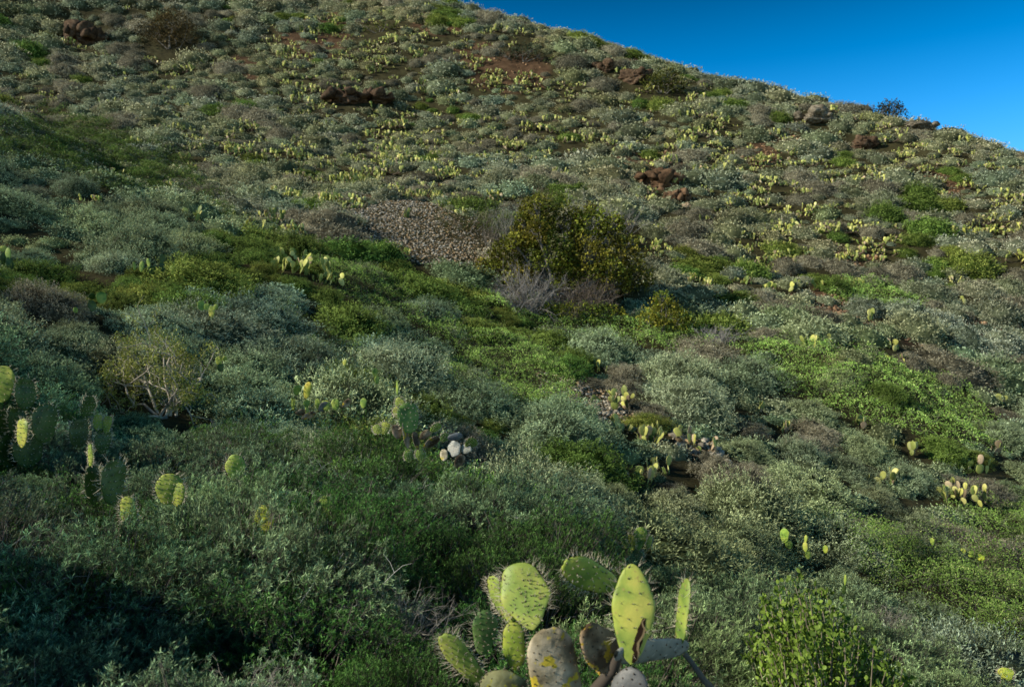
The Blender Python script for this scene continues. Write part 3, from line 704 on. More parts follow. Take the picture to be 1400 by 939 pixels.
# ------------------------------------------------------------------ hand placed prickly pears
def P3(u,v,d): return Vector(p3(u,v,d))
def set_pad(t, base, tip, wpx, d, d2=None, yaw=0., mt=M_PGREEN, T=.022, sp=1.0, color=None, label=None, seed=0, narrow=.55, bend=0., n=8, slen=.03, top=.42):
    """one pad from its foot to its tip; yaw turns its face away from the viewer (positive: to the right)"""
    d2 = d2 or d
    a,b = P3(*base,d),P3(*tip,d2); Z = b-a; L = Z.length; W = wpx/F*(d+d2)/2
    view = -(a+b).normalized(); Nn = Matrix.Rotation(yaw,3,Z.normalized()) @ (view-Z.normalized()*view.dot(Z.normalized())).normalized()
    R = basis(Z,Nn).to_4x4(); R.translation = a-Vector(t.location)
    mb = MB(); V_,Q_,C_ = pad_arr(L,W,T,30,30,seed,(1,1,1),None,narrow,bend,top)
    for q_ in V_:       # warped by age and drought
        e_ = noise.fractal(Vector((q_[0]*7/L*.3+seed*1.3,seed*2.1,q_[2]*7/L*.3)),1,2,4)
        q_[1] += e_*.075*W*q_[2]/L; q_[0] *= 1+.10*noise.fractal(Vector((np.sign(q_[0])*3+seed,0,q_[2]/L*3)),1,2,3)
    mb.add(V_,Q_,C_)
    me = mb.mesh('pad',mt,True); o = obj('pad',me,t,R,color); slen = min(slen,.15*L)
    if label: o['label'] = label
    if sp and d < 11: obj('spines',pad_spines(L,W,T,seed,n,slen*sp,bend,narrow=narrow,top=top,rad=.0009*max(1,d/2.4)).mesh('spines',M_SPINE),o)
    return o,L,W
t = thing('prickly_pear','foreground prickly pear with spiny green pads and corky lichen-spotted old pads','cactus',P3(765,1010,2.75))
D=2.75
set_pad(t,(661,934),(603,867),36,D,2.68,-.6,seed=1,color=(1.15,1.2,1.0),n=11,slen=.032)
set_pad(t,(662,895),(662,833),34,3.25,3.25,.2,seed=2,color=(.4,.6,.7),sp=.8)  # pad behind, its shade painted in by a dark bluish tint
set_pad(t,(699,852),(671,787),42,3.0,3.02,-.95,seed=3,color=(1.15,1.2,.95),n=10)
set_pad(t,(727,861),(707,770),64,D,2.85,-.12,seed=4,color=(1.0,1.08,.9),n=12,narrow=.62,label='broad pad with a brownish spiny top')
set_pad(t,(703,916),(703,850),31,D,2.76,-.1,seed=5,color=(.95,1.0,.55))
set_pad(t,(772,990),(750,857),72,D,2.72,.12,mt=M_PCORK,seed=6,n=12,color=(1.2,1.15,1.0),sp=.25,T=.035,narrow=.45,label='grey corky old pad spotted with yellow lichen')
set_pad(t,(670,985),(702,918),66,2.6,2.62,.2,mt=M_PCORK,seed=7,sp=.3,color=(.75,.85,.55),T=.03,label='greenish corky pad cut off by the bottom edge')
set_pad(t,(844,801),(769,772),42,2.95,2.85,-.3,seed=8,color=(1.25,1.28,.9),narrow=.5,n=10)
cen,cL,cW = set_pad(t,(864,908),(863,770),56,2.62,2.68,.06,seed=9,color=(1.38,1.32,1.0),n=8,T=.024,narrow=.7,top=.6,label='tall bright yellow-green pad with a brown crack down its right side')
# the brown crack: a ragged dark strip with pale lips standing on the skin of the pad
def crack(pad,L,W,T):
    zz = np.linspace(.02,.46,14); r = np.random.default_rng(2)
    def sy(x,z):
        t_=z; w=t_**.7*(1-t_)**.6; tp=.7/1.3; w/=tp**.7*(1-tp)**.6; xx=min(.97,abs((x-.04*W*math.sin(t_*3.1+9))/(W*.5*w))); return T*.5*w**.6*math.sqrt(max(0.02,1-xx*xx))
    for nm,c,off,wid,lift in (('scar',(.035,.018,.008),0,.10,.0022),('scar_lip',(.34,.25,.13),.085,.03,.004)):
        V=[]
        for i,z in enumerate(zz):
            xm = W*(-(.02+.27*(z/.46)**1.0)) - W*off*(.5+.5*math.sin(i*.9)) + r.normal()*.002
            hw = W*wid*(.35+.65*math.sin(math.pi*(i+.5)/14))
            for sgn in (-1,1):
                x = xm+sgn*hw; V.append((x, sy(x,z)+lift, z*L))
        mb=MB(); mb.add(V,[[2*i,2*i+1,2*i+3,2*i+2] for i in range(13)],c); obj(nm,mb.mesh(nm,M_TWIG),pad)
crack(cen,cL,cW,.024)
set_pad(t,(846,921),(795,856),52,2.7,2.66,.35,mt=M_PCORK,seed=10,sp=.25,color=(1.05,.85,.68),T=.03,bend=.08,label='dead dried brown pad')
set_pad(t,(842,940),(812,862),44,2.78,2.85,-.6,mt=M_PCORK,seed=11,sp=0,color=(.85,.7,.58),label='dead dried brown pad')
set_pad(t,(842,893),(940,886),40,2.62,2.9,.75,mt=M_PBLUE,seed=12,n=10,color=(1.2,1.2,1.15),sp=.2,T=.03,narrow=.35,label='blue-grey weathered pad lying flat')
set_pad(t,(929,882),(940,790),34,2.86,2.9,-1.1,seed=13,color=(.95,1,.8),T=.022,narrow=.45)
set_pad(t,(850,1000),(866,912),52,2.62,2.62,-.3,mt=M_PBLUE,seed=14,sp=.2,color=(.75,.72,.75),T=.035)
st = MB(); st.tube([P3(*a)-Vector(t.location) for a in ((936,893,2.88),(948,908,2.86),(960,926,2.84),(976,945,2.84))],[.011,.01,.012,.014],(.2,.17,.13),8); obj('stem',st.mesh('stem',M_TWIG,True),t)
st = MB(); st.tube([P3(*a)-Vector(t.location) for a in ((765,1010,2.75),(800,960,2.72),(838,915,2.68),(846,895,2.64))],[.028,.024,.02,.014],(.09,.075,.06),8); obj('stem',st.mesh('stem',M_TWIG,True),t)
exc((0.25,2.75),.42); CLEAR.append((770,935,170,2.75))

def pixel_cactus(label, d, pads, foot=None, sp=1., slen=.035, name='prickly_pear', off=.0):
    us = [(p_[0][0],p_[0][1]) for p_ in pads]; u = sum(q[0] for q in us)/len(us); v = max(q[1] for q in us)
    loc = P3(*(foot or (u,v+10)),d); t = thing(name,label,'cactus',loc)
    for i,p_ in enumerate(pads):
        kw = dict(p_[4]) if len(p_) > 4 else {}
        set_pad(t,p_[0],p_[1],p_[2],d+kw.pop('dd',0),None,p_[3],seed=int(u)+i*3,sp=kw.pop('sp',sp),slen=slen,n=7,T=kw.pop('T',.022),**kw)
    b_ = sorted(q[0][1] for q in pads); tp_ = min(q[1][1] for q in pads); SUNK.append((u,tp_+.5*(b_[len(b_)//2]-tp_),d)) if d < 6.5 and u > 160 else None; CLEAR.append((u,(tp_+.6*(b_[len(b_)//2]-tp_)) if d < 6.5 else b_[-1]-8,max(8,(max(q[0] for q in us)-min(q[0] for q in us))*.5),d)); return t
K = dict
dk = (.15,.26,.2); br = (1.2,1.2,.9); gn=(.85,1,.7)  # dk: shade on a pad put into its skin colour
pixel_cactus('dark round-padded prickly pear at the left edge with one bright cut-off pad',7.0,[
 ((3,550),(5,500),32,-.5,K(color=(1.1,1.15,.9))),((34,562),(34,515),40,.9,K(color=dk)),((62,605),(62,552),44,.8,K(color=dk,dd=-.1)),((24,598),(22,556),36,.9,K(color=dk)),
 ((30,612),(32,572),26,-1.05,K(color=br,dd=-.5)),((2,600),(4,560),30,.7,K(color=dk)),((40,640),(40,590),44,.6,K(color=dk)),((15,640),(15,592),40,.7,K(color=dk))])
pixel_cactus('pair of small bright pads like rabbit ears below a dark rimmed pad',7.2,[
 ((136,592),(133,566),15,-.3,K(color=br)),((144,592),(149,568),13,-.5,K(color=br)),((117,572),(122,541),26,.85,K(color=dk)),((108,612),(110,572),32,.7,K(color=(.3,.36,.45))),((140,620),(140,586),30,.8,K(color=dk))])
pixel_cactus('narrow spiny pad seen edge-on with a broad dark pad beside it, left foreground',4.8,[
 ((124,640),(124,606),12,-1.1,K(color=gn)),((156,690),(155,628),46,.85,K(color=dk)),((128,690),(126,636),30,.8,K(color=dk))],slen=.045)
pixel_cactus('yellowish pad half sunk in sagebrush near the left foreground',5.2,[((230,690),(231,647),36,-.2,K(color=br)),((240,692),(247,660),22,-.6,K(color=br))],slen=.04)
pixel_cactus('small bright pad poking out of sagebrush lowest at the left',4.6,[((178,722),(174,678),22,-.4,K(color=br)),((172,740),(180,705),26,.6,K(color=dk))],slen=.04)
pixel_cactus('upright bright oval pad balanced on a brown lower pad, left foreground',6.2,[((319,656),(322,621),25,-.15,K(color=(1.05,1.2,.9))),((316,690),(320,654),20,.6,K(color=(.7,.6,.45)))],slen=.035)
pixel_cactus('glowing yellow pad sunk in the green sagebrush of the foreground',5.0,[((359,735),(361,690),25,-.25,K(color=(2.1,1.8,.9))),((352,750),(352,712),20,.3,K(color=gn))],slen=.03)  # backlit glow of the upper pad painted in by an overbright tint
pixel_cactus('pale green pad with spiny tip behind the foreground sagebrush',5.6,[((446,712),(443,678),18,-.4,K(color=(1.1,1.2,.9))),((437,714),(434,684),14,.7,K(color=dk))],slen=.045)
pixel_cactus('tall prickly pear with stacked green pads and whitish dead pads on the knoll at centre',7.6,[
 ((563,592),(555,551),30,.25,K(color=(.55,.8,.7))),((549,562),(545,543),13,-.2,K(color=br)),((546,572),(541,556),12,-.4,K(color=(1,.95,.7))),
 ((520,594),(512,581),12,-.3,K(color=br)),((523,594),(529,577),14,-.2,K(color=(1.3,1.2,.75))),((574,630),(574,614),13,.2,K(color=gn)),((560,632),(558,615),12,.2,K(color=(.7,.9,.6))),
 ((572,615),(566,590),12,.8,K(mt=M_PCORK,sp=.2,color=(.7,.65,.6))),((558,613),(553,575),14,.9,K(mt=M_PCORK,sp=.2,color=(.8,.75,.7))),
 ((545,600),(540,580),14,.4,K(mt=M_PCORK,sp=.2,color=(.8,.7,.65))),((574,600),(588,589),11,.3,K(mt=M_PCORK,sp=.2,color=(1,.9,.8))),((580,612),(600,597),16,.8,K(mt=M_PCORK,sp=.2,color=(.5,.45,.42))),
 ((588,590),(603,580),12,.6,K(color=gn)),((603,604),(612,592),12,.4,K(color=(.6,.8,.6))),
 ((618,624),(624,603),19,-.3,K(mt=M_PBLUE,sp=.1,color=(2.2,2.1,2.0))),((634,620),(640,607),15,-.3,K(mt=M_PBLUE,sp=.1,color=(2.0,1.9,1.7))),((606,630),(608,614),12,-.4,K(mt=M_PCORK,sp=.1,color=(1.4,1.4,1.3))),
 ((612,600),(632,594),12,.5,K(mt=M_PBLUE,sp=.1,color=(.9,.95,1.1))),((622,638),(634,622),14,.5,K(mt=M_PCORK,sp=.1,color=(.7,.6,.55))),((638,612),(650,600),18,.6,K(color=(.5,.6,.35)))],foot=(575,640))
pixel_cactus('low row of small pads with one tall yellow pad, on the left-centre rise',12.0,[
 ((418,545),(423,522),11,-.3,K(color=(1.7,1.4,.8))),((401,560),(400,543),9,-.9,K(color=br)),((421,570),(419,556),5,.2,K(color=gn)),((419,557),(419,546),9,.1,K(color=gn)),
 ((436,560),(434,545),8,-.5,K(color=gn)),((437,562),(449,550),14,.4,K(mt=M_PBLUE,sp=.1,color=(1,.9,.85))),((446,562),(445,547),12,-.2,K(color=(1.2,1.2,.95))),((460,560),(457,545),11,-.2,K(color=(1.0,1.15,.9))),
 ((468,556),(480,546),9,.3,K(mt=M_PCORK,sp=.1,color=(1,.9,.75))),((404,566),(420,562),12,.6,K(mt=M_PCORK,sp=.1,color=(1,.9,.8))),((412,572),(432,564),10,.6,K(mt=M_PCORK,sp=.1,color=(1.1,.9,.8))),((405,540),(408,526),12,.6,K(color=(.6,.8,.5)))])
pixel_cactus('single small pale pad standing right of the low row of pads',11.5,[((497,558),(497,544),9,-.3,K(color=(1.1,1.25,1.0)))])
pixel_cactus('small yellow pad and dim pads below the gully green, left of the knoll cactus',13.5,[((471,500),(472,491),6,-.3,K(color=br)),((512,515),(513,503),8,.4,K(color=gn)),((516,525),(515,514),7,.4,K(color=gn)),((543,540),(543,520),5,-.9,K(color=gn))])
pixel_cactus('cluster of spiny green pads right behind the foreground prickly pear',10.0,[((872,752),(877,720),20,.3,K(color=(.8,1,.8))),((864,754),(863,730),13,-.6,K(color=br)),((856,750),(852,738),9,-.4,K(color=(1.1,1.2,1))),((885,750),(890,732),10,.8,K(color=gn)),((872,775),(870,750),20,.5,K(color=dk))])
pixel_cactus('round pad with smaller pad below, mid right slope',14.5,[((1073,742),(1072,722),12,-.2,K(color=(1,1.3,.8))),((1080,750),(1077,738),10,.2,K(color=gn))])
pixel_cactus('three small upright pads in a row, mid right slope',14.5,[((1101,742),(1102,731),5,-.6,K(color=br)),((1101,754),(1101,741),7,-.3,K(color=br)),((1129,756),(1128,745),7,-.2,K(color=(1.3,1.3,.8))),((1104,764),(1105,752),8,.3,K(color=gn))])
pixel_cactus('single thin upright pad in shade, lower right',12.5,[((1155,800),(1156,785),5,-.9,K(color=gn)),((1154,812),(1154,799),6,.2,K(color=dk))])
pixel_cactus('bright round yellow-green pad at the bottom right corner',10.0,[((1376,931),(1375,912),19,-.1,K(color=(1.25,1.3,.7))),((1378,950),(1374,928),18,.5,K(color=dk))])
pixel_cactus('small pads at the edge of the green thicket, right',16.5,[((1275,745),(1274,735),6,-.5,K(color=br)),((1340,766),(1340,757),12,-.2,K(color=(1.3,1.4,.6))),((1328,762),(1327,752),8,.1,K(color=gn)),((1318,756),(1316,749),6,-.2,K(color=br))])
pixel_cactus('pair of pads in the left middle distance on a stalk',17.5,[((289,436),(289,418),8,-.3,K(color=(1.5,1.35,1))),((277,425),(274,411),10,.2,K(color=(.9,1.1,.8))),((293,424),(296,416),6,-.2,K(color=br)),((284,425),(283,415),8,-.1,K(color=gn)),((287,446),(287,432),8,.4,K(color=(.5,.4,.3)))])
pixel_cactus('two pads joined low above the white-branched bush, left',13.0,[((300,499),(299,487),9,-.1,K(color=br)),((305,493),(309,487),6,.1,K(color=(1.5,1.4,1.1))),((302,508),(301,497),10,.3,K(color=dk))])
pixel_cactus('rounded dull green pads on the shaded left slope',15.5,[((126,426),(125,410),12,.5,K(color=dk)),((140,415),(138,399),14,.3,K(color=(.6,.8,.5))),((122,408),(130,402),10,.4,K(color=dk)),((104,428),(103,420),6,0,K(color=gn))])
pixel_cactus('row of upright pads on the dark left slope',21,[((193,372),(194,357),6,-.3,K(color=(1.1,1.25,1))),((204,366),(202,353),5,-.5,K(color=gn)),((222,360),(222,348),8,.3,K(color=dk)),((222,372),(221,358),10,.6,K(color=dk)),((236,374),(235,363),7,-.2,K(color=(1.2,1.25,1))),((184,370),(183,358),4,.2,K(color=gn)),((208,376),(208,364),12,.5,K(color=dk))])
pixel_cactus('pale pads at the far left edge on the dark slope',19,[((4,344),(4,336),9,-.2,K(color=br)),((10,358),(12,339),8,-.6,K(color=(1.1,1.25,1.1))),((4,362),(6,345),9,.2,K(color=dk)),((14,370),(13,352),12,.7,K(color=dk))])
pixel_cactus('small cluster of pads at left below the shaded green slope',24,[((42,324),(41,310),10,-.2,K(color=(.8,1,.8))),((37,328),(36,318),7,.2,K(color=gn)),((55,328),(55,322),5,-.1,K(color=br)),((44,334),(44,322),9,.5,K(color=dk))])

# procedural mid-distance prickly pears with pads
MIDC = [ # u, v(foot), spread m, basal pads, levels, size, label
 (892,594,1.0,24,1,.21,'large dense prickly pear cluster at the foot of the gully'),
 (838,552,.5,5,2,.22,'prickly pear by the pale stones in the gully'),
 (835,580,.35,3,1,.24,'few yellow pads left of the large dense gully cluster'),
 (915,640,.6,6,1,.2,'low dim prickly pear right of and below the large dense gully cluster'),
 (965,610,.4,4,1,.22,'upright yellow pads beside the small stony patch'),
 (860,650,.6,7,1,.2,'dim green prickly pear in the shade below the large gully cluster'),
 (1038,560,.2,2,1,.24,'two stacked pads beside a dark hollow on the right'),
 (1065,585,.3,4,1,.2,'small prickly pear among grey mounds right of the gully'),
 (1205,655,.6,6,1,.25,'prickly pear with yellow pads trailing left on the lower right slope'),
 (1240,615,.4,4,1,.24,'prickly pear with upright yellow pads on the lower right slope'),
 (1310,680,.7,11,2,.22,'many-padded prickly pear among grey mounds at lower right'),
 (1335,640,.4,5,1,.25,'prickly pear uphill of the many-padded one at lower right'),
 (1365,548,.3,3,1,.24,'small prickly pear right of the big green carpet'),
 (1360,615,.25,2,1,.25,'pair of round yellow pads below the green carpet, right edge'),
 (1115,470,.5,7,1,.26,'prickly pear with pinkish pads at the top edge of the green carpet'),
 (1225,475,.5,4,1,.25,'prickly pear with lying pads above the green carpet'),
 (1225,492,.4,4,1,.2,'low yellow pads right above the green carpet'),
 (1185,435,.3,3,1,.3,'pale upright pads right of the red bare soil'),
 (1175,580,.25,2,1,.25,'single round pad at the lower edge of the green carpet'),
 (415,372,1.0,13,2,.24,'broad prickly pear with bright top pads left of the scree foot'),
 (445,385,.7,8,1,.22,'dim prickly pear at the right of the broad one left of the scree foot'),
 (393,350,.5,5,1,.24,'bright pads at the upper left of the broad prickly pear'),
 (265,300,.4,3,1,.3,'small pale prickly pear on the dark left slope under the green strip'),
 (678,378,.2,3,1,.2,'small pale prickly pear at the lower left foot of the big olive bush'),
 (555,345,.2,2,1,.2,'two yellow pads at the lower edge of the scree'),
 (558,295,.3,4,1,.28,'upright pads standing at the top edge of the scree'),
 (1015,385,.5,5,1,.24,'prickly pear right of the yellow-green pointed bush'),
 (1070,395,.8,9,1,.25,'prickly pear drift left of the red bare soil'),
 (1105,390,.7,8,1,.25,'prickly pear just above the red bare soil'),
 (1180,355,.7,9,1,.25,'prickly pear low on the bare slope strip at right'),
 (1320,412,.4,4,1,.24,'small prickly pear by reddish soil, far right'),
 (1300,385,.4,4,1,.24,'small prickly pear uphill at far right among grey mounds'),
 (815,505,.4,4,1,.22,'yellow and pink pads on a brown mound in the gully'),
 (655,565,.12,1,0,.2,'single pale pad below the gully green'),
]
for i,(u,v,sp,nb,lv,sz,lab) in enumerate(MIDC):
    p = ground_at(u,v,.1); parts_cactus(p,500+i,sp,nb,lv,sz,lab,spines=p.y<24); exc(p,sp*.45); CLEAR.append((u,v-2,F*sp/p.y*.55,p.y))

for i,(u,v,R_,H_,n,lab) in enumerate([
 (545,800,.38,.3,75,'tangle of silvery bare stems sweeping right, left of the foreground cactus'),
 (505,735,.36,.3,45,'silver-grey dead twigs rising from the sagebrush behind the silvery tangle'),
 (340,860,.28,.2,30,'bare grey twigs lying over the dark sagebrush at the bottom left of centre'),
 (290,580,.4,.3,40,'pale upright dry stems on the sagebrush below the white-branched bush'),
 (120,700,.4,.28,26,'long thin bare stems leaning over the dark foreground scrub at the left'),
 (1215,835,.45,.4,60,'pale silvery tuft of dry stems below the lower-right green thicket'),
 ]):
    p = ground_at(u,v,.55); p.z += .27; bare_bush(p,R_,H_,n,lab,140+i,(.37,.35,.30),.0025,0,lean=(.9,-.15,.5),name='bare_twigs')

# ------------------------------------------------------------------ camera, sun, sky
cam = bpy.data.cameras.new('camera'); cam.sensor_width = 36; cam.lens = 36*F/1400; cam.clip_end = 2000; cam.clip_start = .05
co = bpy.data.objects.new('camera',cam); COL.objects.link(co); co.location = (0,0,0); co.rotation_euler = (math.radians(90),0,0); scene.camera = co
cam.dof.use_dof = True; cam.dof.focus_distance = 6.5; cam.dof.aperture_fstop = 3.5
SUN_EL, SUN_AZ = math.radians(27), math.radians(-110)      # azimuth from the viewing direction, negative is left
sd = Vector((math.sin(SUN_AZ)*math.cos(SUN_EL), math.cos(SUN_AZ)*math.cos(SUN_EL), math.sin(SUN_EL)))
sl = bpy.data.lights.new('sun','SUN'); sl.energy = 5.0; sl.angle = math.radians(.5); sl.color = (1,.92,.76)
so = bpy.data.objects.new('sun',sl); COL.objects.link(so); so.rotation_euler = sd.to_track_quat('Z','Y').to_euler(); so.location = (-20,0,30)
w = bpy.data.worlds.new('World'); scene.world = w; w.use_nodes = True; N = w.node_tree.nodes; L = w.node_tree.links
sky = N.new('ShaderNodeTexSky'); sky.sky_type = 'NISHITA'; sky.sun_disc = False; sky.sun_elevation = SUN_EL; sky.sun_rotation = SUN_AZ
sky.altitude = 300; sky.dust_density = .2; sky.air_density = .9; sky.ozone_density = 2.0
hs = N.new('ShaderNodeHueSaturation'); hs.inputs['Saturation'].default_value = 1.52
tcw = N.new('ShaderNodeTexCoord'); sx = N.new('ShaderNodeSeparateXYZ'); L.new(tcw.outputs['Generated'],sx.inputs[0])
mrw = N.new('ShaderNodeMapRange'); mrw.interpolation_type = 'SMOOTHSTEP'      # added factor: dims the sky overhead to deepen shade, brightens it lower down
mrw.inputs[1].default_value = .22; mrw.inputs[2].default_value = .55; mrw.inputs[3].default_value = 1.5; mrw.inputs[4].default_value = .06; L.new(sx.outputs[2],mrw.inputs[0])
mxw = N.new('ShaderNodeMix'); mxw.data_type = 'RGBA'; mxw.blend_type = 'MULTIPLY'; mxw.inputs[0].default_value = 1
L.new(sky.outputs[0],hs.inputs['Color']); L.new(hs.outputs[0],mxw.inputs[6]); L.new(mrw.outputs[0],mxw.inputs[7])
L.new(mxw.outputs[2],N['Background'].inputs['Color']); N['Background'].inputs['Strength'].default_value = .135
scene.view_settings.view_transform = 'Standard'; scene.view_settings.look = 'None'; scene.view_settings.exposure = 0

# ------------------------------------------------------------------ scattered scrub
def scatter():
    n = 110000; X = rng.uniform(-62,72,n); Y = 1.4+rng.uniform(0,1,n)**1.0*98
    nn = 14000; X[:nn] = rng.uniform(-9,9,nn); Y[:nn] = rng.uniform(1.6,13,nn)
    Z = zt(X,Y); u,v = proj(X,Y,Z+.5)
    k = (u>-170)&(u<1560)&(v>-60)&(v<1300)
    X,Y,Z,u,v = X[k],Y[k],Z[k],u[k],v[k]; perm = rng.permutation(len(X)); X,Y,Z,u,v = (a[perm] for a in (X,Y,Z,u,v))
    R = np.clip(np.exp(rng.normal(-.40,.42,len(X))),.3,1.45); R = np.where(Y<10,np.minimum(R*np.clip(.6+Y*.04,.6,1),.36+.055*Y),R)
    order = np.argsort(-R+rng.uniform(0,.5,len(R))); cell = {}; out=[]
    ex = np.array(EXC)
    inp = np.zeros(len(X),bool)
    for P in PPOLY+SPOLY: inp |= inpoly(X,Y,P)
    scr = np.zeros(len(X),bool)
    for P in SPOLY[:2]:
        for o_ in (.0,.9): scr |= inpoly(X,Y+o_,P)
    for su,sv,sd_ in SUNK:
        y = sd_-.38; x = (su-CU)/F*y+.02; z0 = float(zt(x,y)); ztop = (CV-sv)/F*y; r = min(.6,max(.24,(ztop-z0)/.95)); z0 = max(z0-.1,min(z0+.15,ztop-r*.9))
        cell.setdefault((int(x//1.3),int(y//1.3)),[]).append((x,y,r*.8)); out.append((x,y,z0,r,su,sv+20))
    for i in order:
        x,y,r = X[i],Y[i],R[i]
        if np.any((ex[:,0]-x)**2+(ex[:,1]-y)**2 < (ex[:,2]+r*.55)**2): continue
        if scr[i] and rng.uniform() < .95: continue
        if inp[i]:
            if rng.uniform() > (.35 if u[i] < 320 else .05): continue
            r *= .65
        if any(((u[i]-a)/c)**2+((v[i]-b)/d)**2 < 1 for a,b,c,d in BARE) and rng.uniform() < .72: continue
        if y < 2.6 or (abs(x-.2) < .55 and y < 3.2): continue
        bad = False
        for (cu,cv,cr,cd) in CLEAR:
            if y < cd+.2:
                for _ in range(6):
                    if abs(u[i]-cu) < cr+F*r*.85/y and CV-F*(Z[i]+r*1.0)/y < cv: r *= .8
                    else: break
                else: bad = True
            elif cd < 7.5 and y < cd+.45 and 0 < (cu-CU)/F*cd-x < 1.5:
                dx_ = (cu-CU)/F*cd-x
                while r > .2 and Z[i]+r*1.05 > (CV-cv)/F*cd+.42*dx_: r *= .85
            elif y < cd+.6 and abs(x-(cu-CU)/F*cd) < r*.6+cr/F*cd: bad = True
        if bad or r < .2: continue
        gx_,gy_ = int(x//1.3),int(y//1.3); ok = True
        for a in (gx_-1,gx_,gx_+1):
            for b in (gy_-1,gy_,gy_+1):
                for (x2,y2,r2) in cell.get((a,b),()):
                    if (x-x2)**2+(y-y2)**2 < ((.68 if y < 10 else .72 if y < 32 else .62)*(r+r2))**2: ok=False; break
                if not ok: break
            if not ok: break
        if not ok: continue
        if not visible(x,y,Z[i]+r*.9+.3,.3): continue
        cell.setdefault((gx_,gy_),[]).append((x,y,r)); out.append((x,y,Z[i],r,u[i],v[i]))
    return out
SH = scatter()
def nz(x,y,f,o): return noise.fractal(Vector((x*f,y*f,o)),1,2,3)
shr = []
for x,y,z,r,u,v in SH:
    a = nz(x,y,.18,1.5); b = nz(x,y,.35,7.7)+rng.normal()*.18
    kn = 'sagebrush'
    if b > (.62 if (y < 30 and u < 800) else .36): kn = 'dry_shrub'
    elif a < (-.33 if y < 30 else -.47)+.1*rng.normal() : kn = 'green_shrub'
    if y < 9 and u < 620: kn = 'green_shrub' if (b < -.1) else ('dry_shrub' if b > .38 else 'sagebrush')
    if y < 20 and u > 850 and kn == 'green_shrub': kn = 'sagebrush'
    shr.append([kn,x,y,z,r,u,v])
CAT = {'sagebrush':'shrub','dry_shrub':'shrub','green_shrub':'shrub'}

# prickly pears scattered over the far slope
CZ = [(560,215,85,38,46),(470,115,85,50,34),(480,45,110,45,40),(640,70,90,45,26),(700,180,70,40,16),(860,190,110,35,32),(960,165,70,40,20),(1060,265,60,35,12),(1075,315,65,22,20),
      (1150,205,90,38,30),(1260,215,80,38,22),(1350,290,60,50,22),(600,255,75,20,18),(420,215,70,35,20),(300,130,120,70,22),(110,110,110,60,14),(750,110,80,40,18),(1000,240,90,30,14),
      (1120,360,80,22,14),(1180,300,90,40,10),(950,290,60,30,9),(240,220,120,50,10),(770,50,130,14,6),(1000,122,160,14,7),(1300,196,90,16,5),(880,330,50,30,5),(1000,380,60,25,4),(350,180,60,40,10),(480,260,50,25,10),(380,290,50,30,6)]
cac=[]
for u0,v0,ru,rv,n in CZ:
    k=0; tries=0
    n = int(n*(2.3 if u0 < 800 else 1.7))
    while k<n and tries<n*12:
        tries+=1
        if k%3 == 0 or tries == 1: cu_,cv_ = u0+rng.normal()*ru*.62,v0+rng.normal()*rv*.62
        u=cu_+rng.normal()*ru*.22; v=cv_+rng.normal()*rv*.2
        sv = np.interp(u,[600,700,800,900,1000,1100,1200,1300,1400],[2,22,50,80,108,132,150,175,206]) if u>600 else -20
        if v < sv+3 or u<-60 or u>1480: continue
        p = ground_at(u,v,.1)
        if inpoly(np.array(p.x),np.array(p.y),SPOLY[0]): continue
        if np.any(np.hypot(np.array(EXC)[:,0]-p.x,np.array(EXC)[:,1]-p.y) < np.array(EXC)[:,2]*.9): continue
        cac.append((p.x,p.y,p.z,u,v)); k+=1
# shrubs give way where a prickly pear stands
cx = np.array([(c[0],c[1]) for c in cac])
keep=[]
for s in shr:
    d2 = (cx[:,0]-s[1])**2+(cx[:,1]-s[2])**2
    if d2.min() < .33**2: continue
    if d2.min() < (.4+.5*s[4])**2: s[4] *= .62
    keep.append(s)
shr = keep

# ---- labels
ORD = ['nearest','second','third','fourth','fifth','sixth','seventh','eighth','ninth','tenth']
LM = [('big olive bush',765,340),('yellow-green pointed bush',905,400),('stone scree',575,320),('pale gully stones',800,545),('green gully carpet',680,500),('green right-hand carpet',1200,530),
 ('lower-right green thicket',1290,810),('white-branched bush',220,480),('knoll cactus',575,590),('large gully cactus',880,565),('foreground cactus',770,860),('bright corner bush',1110,880),
 ('dark left-edge cactus',35,550),('rabbit-ear pads',140,575),('upright oval pad',320,640),('glowing yellow pad',360,705),('low row of pads',440,550),('spiny cluster behind foreground cactus',872,738),
 ('broad shaded cactus',420,362),('red bare soil',1130,412),('pinkish carpet-edge cactus',1115,457),('many-padded lower-right cactus',1310,660),('trailing yellow cactus',1205,645),('round mid-right pad',1072,730),
 ('overhanging outcrop',485,122),('top-left rock',115,35),('top-left round bush',230,45),('orange-brown outcrop',900,242),('red-brown skyline outcrop',868,98),('round green upper bush',908,112),
 ('grey crag',1112,152),('lone skyline bush',1216,150),('wide dark upper bush',715,78),('dark reddish rock',1180,192),('yellowish top bush',520,38),('pale left-edge pads',8,345),('dark-slope pad row',215,362),
 ('pads on a stalk',285,422),('bottom-right round pad',1375,921),('soft green scree-edge shrub',640,290),('low skyline rock',1258,165),('small far-right cactus',1320,400),('upper-left green strip',150,210),('pink upright stone',956,250)]
def where(du,dv):
    if abs(du) > 1.6*abs(dv): return 'left of' if du<0 else 'right of'
    if abs(dv) > 1.6*abs(du): return 'above' if dv<0 else 'below'
    return ('above' if dv<0 else 'below')+(' left of' if du<0 else ' right of')
